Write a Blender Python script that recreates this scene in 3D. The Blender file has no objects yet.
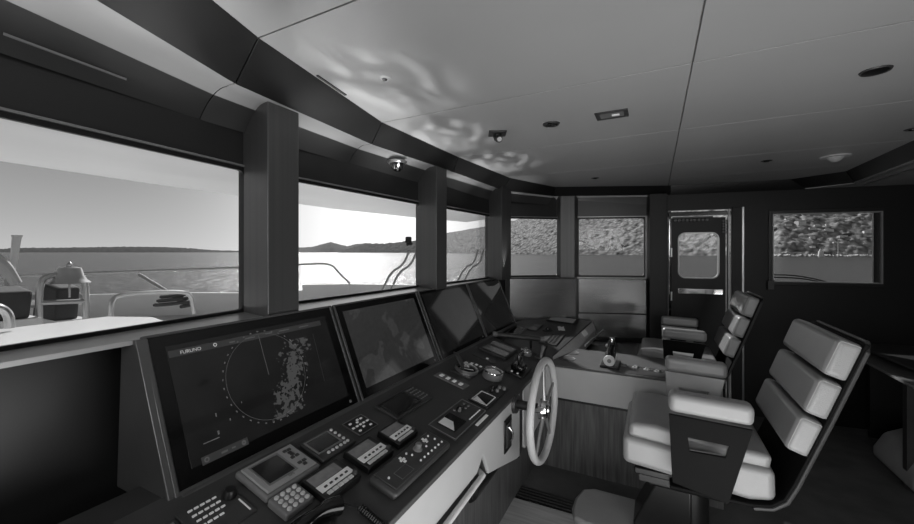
import bpy, bmesh, math, random
from mathutils import noise as mnoise
from mathutils import Vector, Matrix, Euler
random.seed(7)
C = bpy.context.scene.collection
R = math.radians

# ------------------------------------------------------------------ helpers
def lin(g):
    g = g / 255.0
    return g / 12.92 if g <= 0.04045 else ((g + 0.055) / 1.055) ** 2.4

def mat(name, g, rough=0.5, metal=0.0, spec=0.5, var=0.12, scale=6.0, bump=0.0, bscale=80.0, stretch=None, coat=0.0, emit=0.0, darks=None):
    m = bpy.data.materials.new(name); m.use_nodes = True
    nt = m.node_tree; b = nt.nodes['Principled BSDF']
    L = lin(g)
    tc = nt.nodes.new('ShaderNodeTexCoord')
    mp = nt.nodes.new('ShaderNodeMapping')
    if stretch: mp.inputs['Scale'].default_value = stretch
    nz = nt.nodes.new('ShaderNodeTexNoise'); nz.inputs['Scale'].default_value = scale; nz.inputs['Detail'].default_value = 5
    cr = nt.nodes.new('ShaderNodeValToRGB')
    lo, hi = L * (1 - var), L * (1 + var)
    cr.color_ramp.elements[0].position = .3; cr.color_ramp.elements[1].position = .7
    cr.color_ramp.elements[0].color = (lo, lo, lo, 1); cr.color_ramp.elements[1].color = (hi, hi, hi, 1)
    nt.links.new(tc.outputs['Object'], mp.inputs[0]); nt.links.new(mp.outputs[0], nz.inputs[0])
    nt.links.new(nz.outputs[0], cr.inputs[0]); nt.links.new(cr.outputs[0], b.inputs['Base Color'])
    b.inputs['Roughness'].default_value = rough; b.inputs['Metallic'].default_value = metal
    b.inputs['Specular IOR Level'].default_value = spec
    b.inputs['Coat Weight'].default_value = coat
    if emit:
        nt.links.new(cr.outputs[0], b.inputs['Emission Color']); b.inputs['Emission Strength'].default_value = emit
    if bump:
        n2 = nt.nodes.new('ShaderNodeTexNoise'); n2.inputs['Scale'].default_value = bscale
        bp = nt.nodes.new('ShaderNodeBump'); bp.inputs['Strength'].default_value = bump; bp.inputs['Distance'].default_value = 0.002
        nt.links.new(mp.outputs[0], n2.inputs[0]); nt.links.new(n2.outputs[0], bp.inputs['Height']); nt.links.new(bp.outputs[0], b.inputs['Normal'])
    return m

class MB:
    def __init__(s): s.bm = bmesh.new()
    def verts(s, pts): return [s.bm.verts.new(p) for p in pts]
    def face(s, pts):
        return s.bm.faces.new(s.verts(pts))
    def box(s, c, d, rot=None):
        M = Matrix.Translation(Vector(c))
        if rot is not None: M = M @ (rot.to_4x4() if isinstance(rot, Matrix) else Euler(rot).to_matrix().to_4x4())
        h = [x / 2 for x in d]
        v = [s.bm.verts.new(M @ Vector((x, y, z))) for x in (-h[0], h[0]) for y in (-h[1], h[1]) for z in (-h[2], h[2])]
        for f in ((0,1,3,2),(4,6,7,5),(0,4,5,1),(2,3,7,6),(0,2,6,4),(1,5,7,3)):
            s.bm.faces.new([v[i] for i in f])
        return s
    def prism(s, poly, vec):          # poly: list of 3-D points, extruded by vec
        vec = Vector(vec); n = len(poly)
        a = s.verts([Vector(p) for p in poly]); b = s.verts([Vector(p) + vec for p in poly])
        s.bm.faces.new(a); s.bm.faces.new(list(reversed(b)))
        for i in range(n):
            j = (i + 1) % n
            s.bm.faces.new((a[j], a[i], b[i], b[j]))
        return s
    def ring(s, outer, inner, vec):   # polygon with a hole, extruded
        vec = Vector(vec); n = len(outer)
        o = s.verts(outer); i_ = s.verts(inner)
        o2 = s.verts([Vector(p) + vec for p in outer]); i2 = s.verts([Vector(p) + vec for p in inner])
        for k in range(n):
            j = (k + 1) % n
            s.bm.faces.new((o[k], o[j], i_[j], i_[k])); s.bm.faces.new((o2[j], o2[k], i2[k], i2[j]))
            s.bm.faces.new((o[j], o[k], o2[k], o2[j])); s.bm.faces.new((i_[k], i_[j], i2[j], i2[k]))
        return s
    def cyl(s, p0, p1, r0, r1=None, n=20, cap=True):
        r1 = r0 if r1 is None else r1
        p0 = Vector(p0); p1 = Vector(p1); d = (p1 - p0).normalized()
        a = d.orthogonal().normalized(); b = d.cross(a)
        A = [s.bm.verts.new(p0 + (a * math.cos(t) + b * math.sin(t)) * r0) for t in [2 * math.pi * k / n for k in range(n)]]
        B = [s.bm.verts.new(p1 + (a * math.cos(t) + b * math.sin(t)) * r1) for t in [2 * math.pi * k / n for k in range(n)]]
        for k in range(n):
            j = (k + 1) % n; s.bm.faces.new((A[k], A[j], B[j], B[k]))
        if cap: s.bm.faces.new(list(reversed(A))); s.bm.faces.new(B)
        return s
    def tube(s, pts, r, n=10, closed=False, smooth=0):
        pts = [Vector(p) for p in pts]
        for _ in range(smooth):
            q = []
            m = len(pts)
            for i in range(m - (0 if closed else 1)):
                a, b = pts[i], pts[(i + 1) % m]
                q += [a * .75 + b * .25, a * .25 + b * .75]
            if not closed: q = [pts[0]] + q[1:-1] + [pts[-1]]
            pts = q
        m = len(pts); rings = []; prev = None
        for i, p in enumerate(pts):
            if closed: t = (pts[(i + 1) % m] - pts[i - 1]).normalized()
            else: t = (pts[min(i + 1, m - 1)] - pts[max(i - 1, 0)]).normalized()
            if prev is None: a = t.orthogonal().normalized()
            else: a = (prev - t * prev.dot(t)).normalized()
            prev = a; b = t.cross(a)
            rr = r(i / (m - 1)) if callable(r) else r
            rings.append([s.bm.verts.new(p + (a * math.cos(x) + b * math.sin(x)) * rr) for x in [2 * math.pi * k / n for k in range(n)]])
        for i in range(m if closed else m - 1):
            A, B = rings[i], rings[(i + 1) % m]
            for k in range(n):
                j = (k + 1) % n; s.bm.faces.new((A[k], A[j], B[j], B[k]))
        if not closed: s.bm.faces.new(list(reversed(rings[0]))); s.bm.faces.new(rings[-1])
        return s
    def lathe(s, prof, c=(0, 0, 0), axis='z', n=28, M=None):
        c = Vector(c); rings = []
        for r, z in prof:
            ring = []
            for k in range(n):
                t = 2 * math.pi * k / n
                p = Vector((r * math.cos(t), r * math.sin(t), z))
                if axis == 'x': p = Vector((p.z, p.x, p.y))
                if axis == 'y': p = Vector((p.x, p.z, p.y))
                if M: p = M @ p
                ring.append(s.bm.verts.new(c + p))
            rings.append(ring)
        for A, B in zip(rings, rings[1:]):
            for k in range(n):
                j = (k + 1) % n; s.bm.faces.new((A[k], A[j], B[j], B[k]))
        s.bm.faces.new(rings[0]); s.bm.faces.new(rings[-1])
        return s
    def build(s, name, m, parent=None, bevel=0.0, seg=3, ang=35, subdiv=0):
        bmesh.ops.remove_doubles(s.bm, verts=s.bm.verts, dist=1e-6)
        bmesh.ops.recalc_face_normals(s.bm, faces=s.bm.faces)
        me = bpy.data.meshes.new(name); s.bm.to_mesh(me); s.bm.free()
        me.materials.append(m)
        me.polygons.foreach_set('use_smooth', [True] * len(me.polygons))
        me.set_sharp_from_angle(angle=R(ang))
        o = bpy.data.objects.new(name, me); C.objects.link(o)
        if parent is not None: o.parent = parent
        if bevel:
            md = o.modifiers.new('bevel', 'BEVEL'); md.width = bevel; md.segments = seg; md.limit_method = 'ANGLE'; md.angle_limit = R(30)
            md.harden_normals = False
        return o

def tag(o, label, cat, group=None, kind=None):
    o['label'] = label; o['category'] = cat
    if group: o['group'] = group
    if kind: o['kind'] = kind
    return o
def thing(name, label, cat, M=None, group=None):
    o = bpy.data.objects.new(name, None); C.objects.link(o); o.empty_display_size = .05
    if M is not None: o.matrix_world = M if isinstance(M, Matrix) else Matrix.Translation(Vector(M))
    return tag(o, label, cat, group)
def struct(o): o['kind'] = 'structure'; return o
def dup(root, M, label, group=None):
    def cp(o, par):
        c = o.copy(); C.objects.link(c)
        if par is not None: c.parent = par
        for ch in kids.get(o.name, []): cp(ch, c)
        return c
    kids = {}
    for ob in list(C.objects):
        if ob.parent: kids.setdefault(ob.parent.name, []).append(ob)
    r = cp(root, None); r.matrix_world = M; r['label'] = label
    if group: r['group'] = group
    return r
def text(s, parent, m, size, x, y, z, name='lettering', align='LEFT', rot=0):
    cu = bpy.data.curves.new(name, 'FONT'); cu.body = s; cu.size = size; cu.align_x = align; cu.extrude = 0.0002
    cu.materials.append(m)
    tmp = bpy.data.objects.new('tmp', cu); C.objects.link(tmp); bpy.context.view_layer.update()
    me = bpy.data.meshes.new_from_object(tmp.evaluated_get(bpy.context.evaluated_depsgraph_get())); bpy.data.objects.remove(tmp)
    me.materials.clear(); me.materials.append(m)
    o = bpy.data.objects.new(name, me); C.objects.link(o); o.parent = parent; o.location = (x, y, z); o.rotation_euler = (0, 0, rot)
    return o

# ------------------------------------------------------------------ materials
M = {}
M['ceil'] = mat('ceiling lacquer', 158, .34, spec=.5, var=.05, scale=1.2)
M['ceilgap'] = mat('ceiling joint', 190, .7)
M['fascia'] = mat('fascia black lacquer', 22, .38, var=.15, scale=2)
M['soffit'] = mat('soffit satin panel', 185, .25, metal=.3, var=.1, scale=2)
M['cove'] = mat('shaded soffit satin', 62, .3, metal=.2, var=.1, scale=2)
M['dark'] = mat('dark wall lacquer', 20, .45, spec=.35, var=.2, scale=2)
M['wall'] = mat('window wall satin', 30, .33, spec=.6, var=.15, scale=2)
M['pillar'] = mat('pillar satin metal', 85, .36, metal=.5, var=.1, scale=2, stretch=(20, 20, .3))
M['pane_panel'] = mat('brushed metal panel', 135, .26, metal=.85, var=.12, scale=3, stretch=(1, 1, 12))
M['ledge'] = mat('ledge trim', 150, .32, metal=.5, var=.1)
M['gasket'] = mat('window gasket', 10, .4)
M['lip'] = mat('window lip aluminium', 150, .3, metal=.7)
M['carpet'] = mat('dark carpet', 88, .95, spec=.1, var=.18, scale=5, bump=.8, bscale=400)
M['plank'] = mat('sunlit floor boards', 165, .5, var=.2, scale=4, stretch=(1, 14, 1))
M['wood'] = mat('dark wood veneer', 82, .42, var=.42, scale=5, stretch=(14, 14, .7))
M['dash'] = mat('dash leatherette', 54, .5, var=.1, scale=8, bump=.4, bscale=500)
M['hous'] = mat('display housing', 22, .4, var=.12)
M['frame'] = mat('display frame metal', 95, .32, metal=.6, var=.08)
M['white'] = mat('console white leather', 172, .42, var=.04, scale=5, bump=.25, bscale=300)
M['groove'] = mat('console groove', 50, .35, metal=.3)
M['black'] = mat('black plastic', 18, .35, var=.2, scale=20)
M['blackgloss'] = mat('gloss black', 12, .12, var=.2, scale=20)
M['dgrey'] = mat('dark grey plastic', 52, .42, var=.12, scale=20)
M['mgrey'] = mat('mid grey plastic', 105, .45, var=.08, scale=20)
M['wingtop'] = mat('wing top grey', 84, .4, var=.08, scale=20)
M['lgrey'] = mat('pale grey plastic', 190, .45, var=.06, scale=20)
M['plotter'] = mat('plotter grey plastic', 140, .4, var=.06, scale=20)
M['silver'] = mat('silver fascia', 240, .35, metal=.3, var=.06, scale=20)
M['btn'] = mat('pale key', 215, .4, var=.05, emit=.08)
M['lcd'] = mat('grey lcd', 120, .18, var=.15, scale=40)
M['lcddark'] = mat('dark screen', 34, .12, var=.3, scale=30)
M['chrome'] = mat('chrome', 215, .12, metal=1, var=.05)
M['steel'] = mat('brushed steel', 190, .28, metal=.9, var=.08)
M['bronze'] = mat('dull bell metal', 110, .25, metal=.9, var=.2)
M['leather'] = mat('chair leather', 132, .3, spec=.7, var=.07, scale=7, bump=.5, bscale=260)
M['seam'] = mat('chair seam', 160, .5)
M['shell'] = mat('chair shell', 14, .62, spec=.08, var=.15, scale=9)
M['liner'] = mat('chair arm liner', 150, .4, metal=.3, var=.08)
M['wheel'] = mat('wheel leather', 172, .42, var=.06, bump=.3, bscale=300)
M['paper'] = mat('white paper', 225, .7, var=.03)
M['sofa'] = mat('sofa fabric', 150, .8, var=.1, bump=.5, bscale=300)
M['tabletop'] = mat('desk lacquer', 120, .22, var=.15, scale=3)
M['deck'] = mat('painted deck', 185, .5, var=.06, scale=1)
M['hullwhite'] = mat('white gelcoat', 225, .3, var=.04, scale=1)
M['bulwark'] = mat('bulwark paint', 225, .4, var=.06, scale=1)
M['cover'] = mat('canvas cover', 70, .8, var=.2, scale=4)
M['brow'] = mat('brow underside glow', 205, .35, var=.14, scale=1.3, stretch=(1, .35, 1), emit=.28)  # slight glow stands in for light bounced up from the deck
M['house'] = mat('house plaster', 225, .8, var=.15, scale=.3)
M['roof'] = mat('house roof', 120, .8, var=.2, scale=.3)
M['rock'] = mat('shore rock', 190, .9, var=.3, scale=.1)

def glass(name):
    m = bpy.data.materials.new(name); m.use_nodes = True; nt = m.node_tree
    for n in list(nt.nodes):
        if n.type != 'OUTPUT_MATERIAL': nt.nodes.remove(n)
    out = [n for n in nt.nodes if n.type == 'OUTPUT_MATERIAL'][0]
    t = nt.nodes.new('ShaderNodeBsdfTransparent'); t.inputs[0].default_value = (.93, .93, .93, 1)
    g = nt.nodes.new('ShaderNodeBsdfGlossy'); g.inputs['Roughness'].default_value = .02; g.inputs['Color'].default_value = (.8, .8, .8, 1)
    lw = nt.nodes.new('ShaderNodeLayerWeight'); lw.inputs[0].default_value = .12
    nz = nt.nodes.new('ShaderNodeTexNoise'); nz.inputs['Scale'].default_value = 3
    mm = nt.nodes.new('ShaderNodeMath'); mm.operation = 'MULTIPLY_ADD'; mm.inputs[1].default_value = .5
    m3 = nt.nodes.new('ShaderNodeMath'); m3.operation = 'MULTIPLY'; m3.inputs[1].default_value = .01
    nt.links.new(nz.outputs[0], m3.inputs[0]); nt.links.new(m3.outputs[0], mm.inputs[2])
    nt.links.new(lw.outputs['Fresnel'], mm.inputs[0])
    mx = nt.nodes.new('ShaderNodeMixShader')
    nt.links.new(mm.outputs[0], mx.inputs[0]); nt.links.new(t.outputs[0], mx.inputs[1]); nt.links.new(g.outputs[0], mx.inputs[2])
    nt.links.new(mx.outputs[0], out.inputs[0])
    return m
M['glass'] = glass('window glass')

# ------------------------------------------------------------------ the shell of the wheelhouse
ZB, ZT, ZH = 1.345, 1.96, 2.13        # glass bottom, glass top, header top
FR = [(-1.05, -1.5), (-1.38, -.5), (-1.475, -.02), (-1.50, .02), (-1.606, 1.075), (-1.62, 1.18), (-1.572, 2.43), (-1.55, 2.5), (-1.465, 3.56),
      (-1.41, 3.86), (-.935, 4.22), (-.735, 4.285), (-.10, 4.505), (.02, 4.543)]
SW = lambda x: 4.54 + .14 * x
def seg(mb, p0, p1, z0, z1, th=.03):
    a = Vector((p0[0], p0[1], 0)); b = Vector((p1[0], p1[1], 0)); d = (b - a).normalized()
    n = Vector((-d.y, d.x, 0)) * th
    mb.prism([a + Vector((0, 0, z0)), b + Vector((0, 0, z0)), b + Vector((0, 0, z1)), a + Vector((0, 0, z1))], n)
holes = {3: 1, 5: 2, 7: 3, 9: 4, 11: 5}
mb = MB()
for i in range(len(FR) - 1):
    a, b = FR[i], FR[i + 1]
    if i in holes:
        seg(mb, a, b, -.02, ZB - .012); seg(mb, a, b, ZT + .008, 2.34)
    else:
        seg(mb, a, b, -.02, 2.34)
struct(mb.build('wall_front', M['wall']))
for i, num in holes.items():
    a = Vector((*FR[i], 0)); b = Vector((*FR[i + 1], 0)); L = (b - a).length; d = (b - a) / L; n = Vector((-d.y, d.x, 0))
    Mx = Matrix(((d.x, n.x, 0, a.x), (d.y, n.y, 0, a.y), (0, 0, 1, ZB), (0, 0, 0, 1)))
    w = bpy.data.objects.new('window_%d' % num, None); C.objects.link(w); w.matrix_world = Mx; struct(w)
    H = ZT - ZB
    def rr(x0, x1, z0, z1, r, y):
        pts = []
        for cx, cz, t0 in ((x1 - r, z0 + r, -90), (x1 - r, z1 - r, 0), (x0 + r, z1 - r, 90), (x0 + r, z0 + r, 180)):
            for k in range(5):
                t = R(t0 + 22.5 * k); pts.append((cx + r * math.cos(t), y, cz + r * math.sin(t)))
        return pts
    MB().ring(rr(-.006, L + .006, -.014, H + .010, .002, -.004), rr(.006, L - .004, .006, H - .005, .022, -.004), (0, .016, 0)).build('window_gasket', M['gasket'], w)
    lip = MB().box((L / 2, -.006, -.018), (L + .03, .012, .010)); lip.box((L / 2, -.006, H + .016), (L + .03, .012, .008))
    if num == 5: lip.box((L + .025, -.008, H / 2), (.035, .012, H + .04))
    lip.build('window_trim', M['lip'], w)
    MB().box((L / 2, .012, H / 2), (L, .005, H + .01)).build('window_pane', M['glass'], w)

# pillars
def pillar(pts, z1=2.24, name='pillar'):
    return struct(MB().prism([(x, y, 1.33) for x, y in pts], (0, 0, z1 - 1.33)).build(name, M['pillar'], bevel=.004))
pillar([(-1.62, 1.075), (-1.40, 1.04), (-1.40, 1.195), (-1.63, 1.20)])
pillar([(-1.60, 2.43), (-1.38, 2.365), (-1.375, 2.51), (-1.57, 2.52)])
pillar([(-1.52, 3.57), (-1.30, 3.465), (-1.28, 3.67), (-1.42, 3.84), (-1.47, 3.80)])
pillar([(-.95, 4.215), (-.90, 4.17), (-.76, 4.22), (-.735, 4.29)], 2.2)
p5 = MB().prism([(-.075, 4.51, 0), (-.05, 4.44, 0), (.11, 4.47, 0), (.11, 4.57, 0)], (0, 0, 2.2)); struct(p5.build('pillar', M['dark'], bevel=.004))

# starboard wall with side door and window
X0, X1 = .12, .70          # door opening
wx0, wx1, wz0, wz1 = 1.0, 1.80, 1.315, 1.965
mb = MB()
def sseg(mb, x0, x1, z0, z1, th=.06): seg(mb, (x0, SW(x0)), (x1, SW(x1)), z0, z1, th)
sseg(mb, .02, X0, 0, 2.34); sseg(mb, X0, X1, 2.03, 2.34); sseg(mb, X1, wx0, 0, 2.34)
sseg(mb, wx0, wx1, 0, wz0); sseg(mb, wx0, wx1, wz1, 2.34); sseg(mb, wx1, 3.4, 0, 2.34)
struct(mb.build('wall_starboard', M['dark']))
phi = math.atan(.14)
def SM(x, z=0):  # frame on the starboard wall: x aft, y outboard, z up
    c, s = math.cos(phi), math.sin(phi)
    return Matrix(((c, -s, 0, x), (s, c, 0, SW(x)), (0, 0, 1, z), (0, 0, 0, 1)))
w = bpy.data.objects.new('window_6', None); C.objects.link(w); w.matrix_world = SM(wx0, wz0); struct(w)
LW = (wx1 - wx0) / math.cos(phi); HW = wz1 - wz0
MB().ring([(-.03, -.012, -.03), (LW + .012, -.012, -.03), (LW + .012, -.012, HW + .035), (-.03, -.012, HW + .035)],
          [(0, -.012, 0), (LW, -.012, 0), (LW, -.012, HW), (0, -.012, HW)], (0, .02, 0)).build('window_frame', M['fascia'], w, bevel=.003)
MB().ring([(0, -.02, 0), (LW, -.02, 0), (LW, -.02, HW), (0, -.02, HW)], [(.010, -.02, .010), (LW - .012, -.02, .010), (LW - .012, -.02, HW - .012), (.010, -.02, HW - .012)], (0, .025, 0)).build('window_lip', M['ledge'], w)
MB().box((LW - .028, .02, HW / 2), (.045, .02, HW)).build('window_mullion', M['gasket'], w)
MB().box((LW / 2, .02, HW / 2), (LW, .005, HW)).build('window_pane', M['glass'], w)
MB().box((-.02, -.03, -.03), (.05, .03, .09)).build('window_latch', M['dgrey'], w, bevel=.004)

# side door
d = bpy.data.objects.new('door_1', None); C.objects.link(d); d.matrix_world = SM(X0); struct(d)
W = (X1 - X0) / math.cos(phi)
dw0, dw1, dz0, dz1 = .10, .455, 1.335, 1.795
def rrect(x0, x1, z0, z1, r, y, n=6):
    pts = []
    for cx, cz, t0 in ((x1 - r, z0 + r, -90), (x1 - r, z1 - r, 0), (x0 + r, z1 - r, 90), (x0 + r, z0 + r, 180)):
        for k in range(n + 1):
            t = R(t0 + 90 / n * k); pts.append((cx + r * math.cos(t), y, cz + r * math.sin(t)))
    return pts
def sq(x0, x1, z0, z1, y, n=6):   # the same count of points as rrect, on a sharp rectangle
    return rrect(x0, x1, z0, z1, .0015, y, n)
MB().ring(sq(.03, W - .07, .03, 1.95, .02), rrect(dw0, dw1, dz0, dz1, .06, .02), (0, .04, 0)).build('door_leaf', M['dark'], d)
MB().ring(rrect(dw0 - .006, dw1 + .006, dz0 - .006, dz1 + .006, .07, .012), rrect(dw0 + .006, dw1 - .006, dz0 + .006, dz1 - .006, .055, .012), (0, .03, 0)).build('door_window_rim', M['ledge'], d)
MB().box(((dw0 + dw1) / 2, .04, (dz0 + dz1) / 2), (dw1 - dw0, .006, dz1 - dz0)).build('door_pane', M['glass'], d)
MB().box((.29, .005, 1.20), (.40, .012, .055)).build('door_plate', M['chrome'], d, bevel=.004)
MB().box((.015, -.005, 1.02), (.022, .04, 2.0)).build('door_frame', M['blackgloss'], d)
MB().box((.008, -.028, 1.55), (.010, .012, .78)).build('door_frame_strip', M['chrome'], d, bevel=.002)
MB().box((W + .015, -.01, 1.02), (.095, .05, 2.04)).build('door_frame', M['dark'], d, bevel=.004)
MB().box((W + .058, -.037, 1.05), (.018, .012, 1.98)).build('door_frame_strip', M['steel'], d, bevel=.003)
MB().box((W - .055, .0, 1.02), (.014, .05, 2.0)).build('door_frame_strip', M['ledge'], d, bevel=.003)
g = MB().box((W / 2, .005, 1.99), (W, .05, .04))
g.build('door_header', M['blackgloss'], d)
g = MB()
for k in range(9): g.cyl((.07 + k * .035, -.01, 1.925), (.07 + k * .035, .03, 1.925), .012)
g.box((.22, .0, 1.955), (.36, .03, .014))
g.build('door_track', M['mgrey'], d, bevel=.002)
g = MB()
for r_ in range(5):
    for c_ in range(3): g.box((W - .095 + c_ * .018, .01, 1.80 + r_ * .028), (.012, .02, .018))
g.build('door_vent', M['mgrey'], d)
for zz in (1.1, 1.55): MB().cyl((.028, -.02, zz), (.028, -.02, zz + .09), .011).build('door_hinge', M['steel'], d)

# port and aft walls, floor
mb = MB(); mb.box((1.15, -1.53, 1.15), (4.5, .06, 2.4)); struct(mb.build('wall_port', M['dark']))
mb = MB(); mb.box((3.4, 1.65, 1.15), (.06, 6.6, 2.4)); struct(mb.build('wall_aft', M['dark']))
FP = [(-1.1, -1.55), (-1.42, -.5), (-1.55, .1), (-1.66, 1.1), (-1.6, 2.45), (-1.5, 3.6), (-.95, 4.3), (.02, 4.6), (3.45, 5.1), (3.45, -1.55)]
struct(MB().prism([(x, y, -.05) for x, y in FP], (0, 0, .05)).build('floor', M['carpet']))
struct(MB().prism([(x, y, 2.302) for x, y in FP], (0, 0, .05)).build('ceiling_backing', M['ceilgap']))

# ------------------------------------------------------------------ ceiling, fascia, soffit
ZC = 2.28
U = [(-.55, -1.45), (-.80, -.2), (-1.12, .80), (-1.273, 1.616), (-1.253, 2.453), (-1.184, 3.368), (-.93, 4.05), (.14, 4.50), (1.12, 4.63), (1.43, 4.38), (1.40, 3.3), (1.42, -1.45)]
LO = [(-.66, -1.45), (-.99, -.2), (-1.356, .875), (-1.43, 1.72), (-1.37, 2.60), (-1.34, 3.60), (-.97, 4.16), (.14, 4.548), (1.26, 4.705), (1.53, 4.5), (1.50, 3.3), (1.52, -1.45)]
ZL = [2.21] * 6 + [2.20, 2.19, 2.19, 2.19, 2.19, 2.19]
mb = MB()
# panels cut by seams at Y = .8 1.62 2.47 3.33 4.07 and X = .12
def clip(poly, ax, lo, hi):
    for sgn, lim in ((1, lo), (-1, hi)):
        out = []
        for i in range(len(poly)):
            p, q = poly[i], poly[(i + 1) % len(poly)]
            a, b = sgn * (p[ax] - lim), sgn * (q[ax] - lim)
            if a >= 0: out.append(p)
            if (a >= 0) != (b >= 0):
                t = a / (a - b); out.append((p[0] + t * (q[0] - p[0]), p[1] + t * (q[1] - p[1])))
        poly = out
        if not poly: break
    return poly
ys = [-1.45, -.03, .80, 1.62, 2.47, 3.33, 4.06, 4.8]; xs = [-1.4, .12, 1.6]
gp = .0025
for i in range(len(ys) - 1):
    for j in range(2):
        pl = clip(clip(U, 1, ys[i] + gp, ys[i + 1] - gp), 0, xs[j] + gp, xs[j + 1] - gp)
        if len(pl) >= 3: mb.prism([(x, y, ZC) for x, y in pl], (0, 0, .02))
struct(mb.build('ceiling', M['ceil'], bevel=.003, seg=2))
mb = MB(); mb2 = MB()
for i in range(len(U) - 1):
    a, b, c, e = U[i], U[i + 1], LO[i + 1], LO[i]
    def sh(p, q, k): return (p[0] + (q[0] - p[0]) * k, p[1] + (q[1] - p[1]) * k)
    L = math.hypot(b[0] - a[0], b[1] - a[1]); k = .0025 / L
    a2, b2, c2, e2 = sh(a, b, k), sh(b, a, k), sh(c, e, k), sh(e, c, k); 
    v = [(*a2, ZC + .004), (*b2, ZC + .004), (*c2, ZL[i + 1]), (*e2, ZL[i])]
    mb.prism(v, (0, 0, .02))
struct(mb.build('trim_1', M['fascia'], bevel=.0015, seg=2))
# lower soffit between the fascia and the windows
IN = [(-1.06, -1.45), (-1.445, -.2), (-1.588, .88), (-1.603, 1.72), (-1.562, 2.6), (-1.455, 3.6), (-.98, 4.215), (.1, 4.57)]
mb = MB(); mbc = MB()
for i in range(7):
    a, b = LO[i], LO[i + 1]; c, e = IN[i + 1], IN[i]
    L = math.hypot(b[0] - a[0], b[1] - a[1]); k = .0018 / L
    a2, b2, c2, e2 = sh(a, b, k), sh(b, a, k), sh(c, e, k), sh(e, c, k)
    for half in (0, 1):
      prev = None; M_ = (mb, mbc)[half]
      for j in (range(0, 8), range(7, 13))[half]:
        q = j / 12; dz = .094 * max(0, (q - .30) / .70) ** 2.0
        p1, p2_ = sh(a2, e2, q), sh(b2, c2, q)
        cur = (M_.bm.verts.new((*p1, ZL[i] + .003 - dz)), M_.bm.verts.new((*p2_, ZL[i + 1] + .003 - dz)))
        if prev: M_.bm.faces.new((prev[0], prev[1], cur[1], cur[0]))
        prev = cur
struct(mb.build('ceiling_soffit', M['soffit'], ang=50)); struct(mbc.build('soffit_shade', M['cove'], ang=50))  # darker outer strip puts the shade near the windows into the colour
mb = MB(); mb.prism([(1.51, -1.5, 2.19), (1.49, 3.3, 2.19), (1.52, 4.5, 2.19), (1.25, 4.70, 2.19), (3.4, 5.0, 2.19), (3.4, -1.5, 2.19)], (0, 0, .03))
struct(mb.build('ceiling_soffit', M['soffit']))
mb = MB()
mb.prism([(1.52, -1.5, 2.184), (1.50, 3.3, 2.184), (1.53, 4.5, 2.184), (1.54, 4.5, 2.184), (1.51, 3.3, 2.184), (1.53, -1.5, 2.184)], (0, 0, .006))
mb.prism([(1.62, -1.5, 2.184), (1.60, 3.3, 2.184), (1.62, 4.6, 2.184), (1.635, 4.6, 2.184), (1.615, 3.3, 2.184), (1.635, -1.5, 2.184)], (0, 0, .006))
struct(mb.build('trim_2', M['lip']))
# air slots
tag(MB().prism([(-1.4625, .34, 2.147), (-1.460, .34, 2.148), (-1.498, .61, 2.148), (-1.5005, .61, 2.147)], (0, 0, .006)).build('air_slot', M['lip']),
    'thin bright air slot line in the soffit above the widest window', 'air slot')
tag(MB().prism([(-1.160, 1.07, 2.276), (-1.150, 1.07, 2.276), (-1.183, 1.26, 2.276), (-1.195, 1.26, 2.276)], (0, 0, .006)).build('air_slot', M['black']),
    'short black slot at the ceiling edge above the curved black fascia', 'air slot')

# ceiling fixtures
def fixture(name, label, cat, x, y, z=ZC): return thing(name, label, cat, (x, y, z))
t = fixture('downlight', 'tiny round chrome downlight in the front left ceiling panel', 'downlight', -.94, 1.21)
MB().lathe([(.001, -.004), (.012, -.004), (.018, -.003), (.021, 0), (.001, 0)]).build('bezel', M['lgrey'], t)
MB().lathe([(.001, -.009), (.009, -.008), (.010, -.004), (.001, -.004)]).build('lens', M['blackgloss'], t)
t = fixture('security_camera', 'small black swivelling camera on a square plate, near the curved fascia', 'camera', -.80, 2.06)
MB().box((0, 0, -.004), (.10, .10, .008), (0, 0, R(25))).build('mount_plate', M['dgrey'], t, bevel=.003)
MB().lathe([(.001, -.03), (.022, -.028), (.026, -.02), (.024, -.006), (.001, -.006)]).build('swivel_base', M['black'], t)
MB().cyl((-.005, .0, -.030), (.022, -.028, -.045), .019, .021).build('camera_body', M['black'], t, bevel=.003)
MB().cyl((.022, -.028, -.045), (.026, -.032, -.0475), .013).build('lens', M['lgrey'], t)
t = fixture('speaker_vent', 'round black louvred vent between the swivelling camera and the square hatch', 'vent', -.49, 2.045)
MB().lathe([(.001, -.004), (.035, -.004), (.042, -.006), (.045, 0), (.001, 0)]).build('bezel', M['dgrey'], t)
for k in range(3):
    a = R(120 * k + 20); MB().lathe([(.001, -.009), (.011, -.009), (.013, -.004), (.001, -.004)], (.02 * math.cos(a), .02 * math.sin(a), 0), n=14).build('nozzle', M['blackgloss'], t)
t = fixture('square_hatch_light', 'small rectangular metal framed recessed light in the middle of the ceiling', 'light', -.19, 2.04)
MB().ring([(-.075, -.055, -.006), (.075, -.055, -.006), (.075, .055, -.006), (-.075, .055, -.006)], [(-.055, -.036, -.006), (.055, -.036, -.006), (.055, .036, -.006), (-.055, .036, -.006)], (0, 0, .006)).build('bezel', M['dgrey'], t, bevel=.002)
MB().box((0, 0, -.002), (.11, .072, .004)).build('cover_plate', M['mgrey'], t)
MB().box((.018, .0, -.006), (.035, .018, .006)).build('lens', M['btn'], t, bevel=.002)
t = fixture('ceiling_speaker', 'large oval dark speaker recessed at the right end of the ceiling', 'speaker', .735, 2.0)
MB().lathe([(.001, -.003), (.036, -.003), (.042, -.006), (.046, 0), (.001, 0)]).build('bezel', M['dgrey'], t)
MB().lathe([(.001, -.007), (.02, -.006), (.036, -.004), (.036, -.002), (.001, -.002)]).build('grille', M['black'], t)
t = fixture('smoke_detector', 'shiny clear dome detector on the ceiling near the starboard wall', 'detector', 1.14, 3.66)
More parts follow.
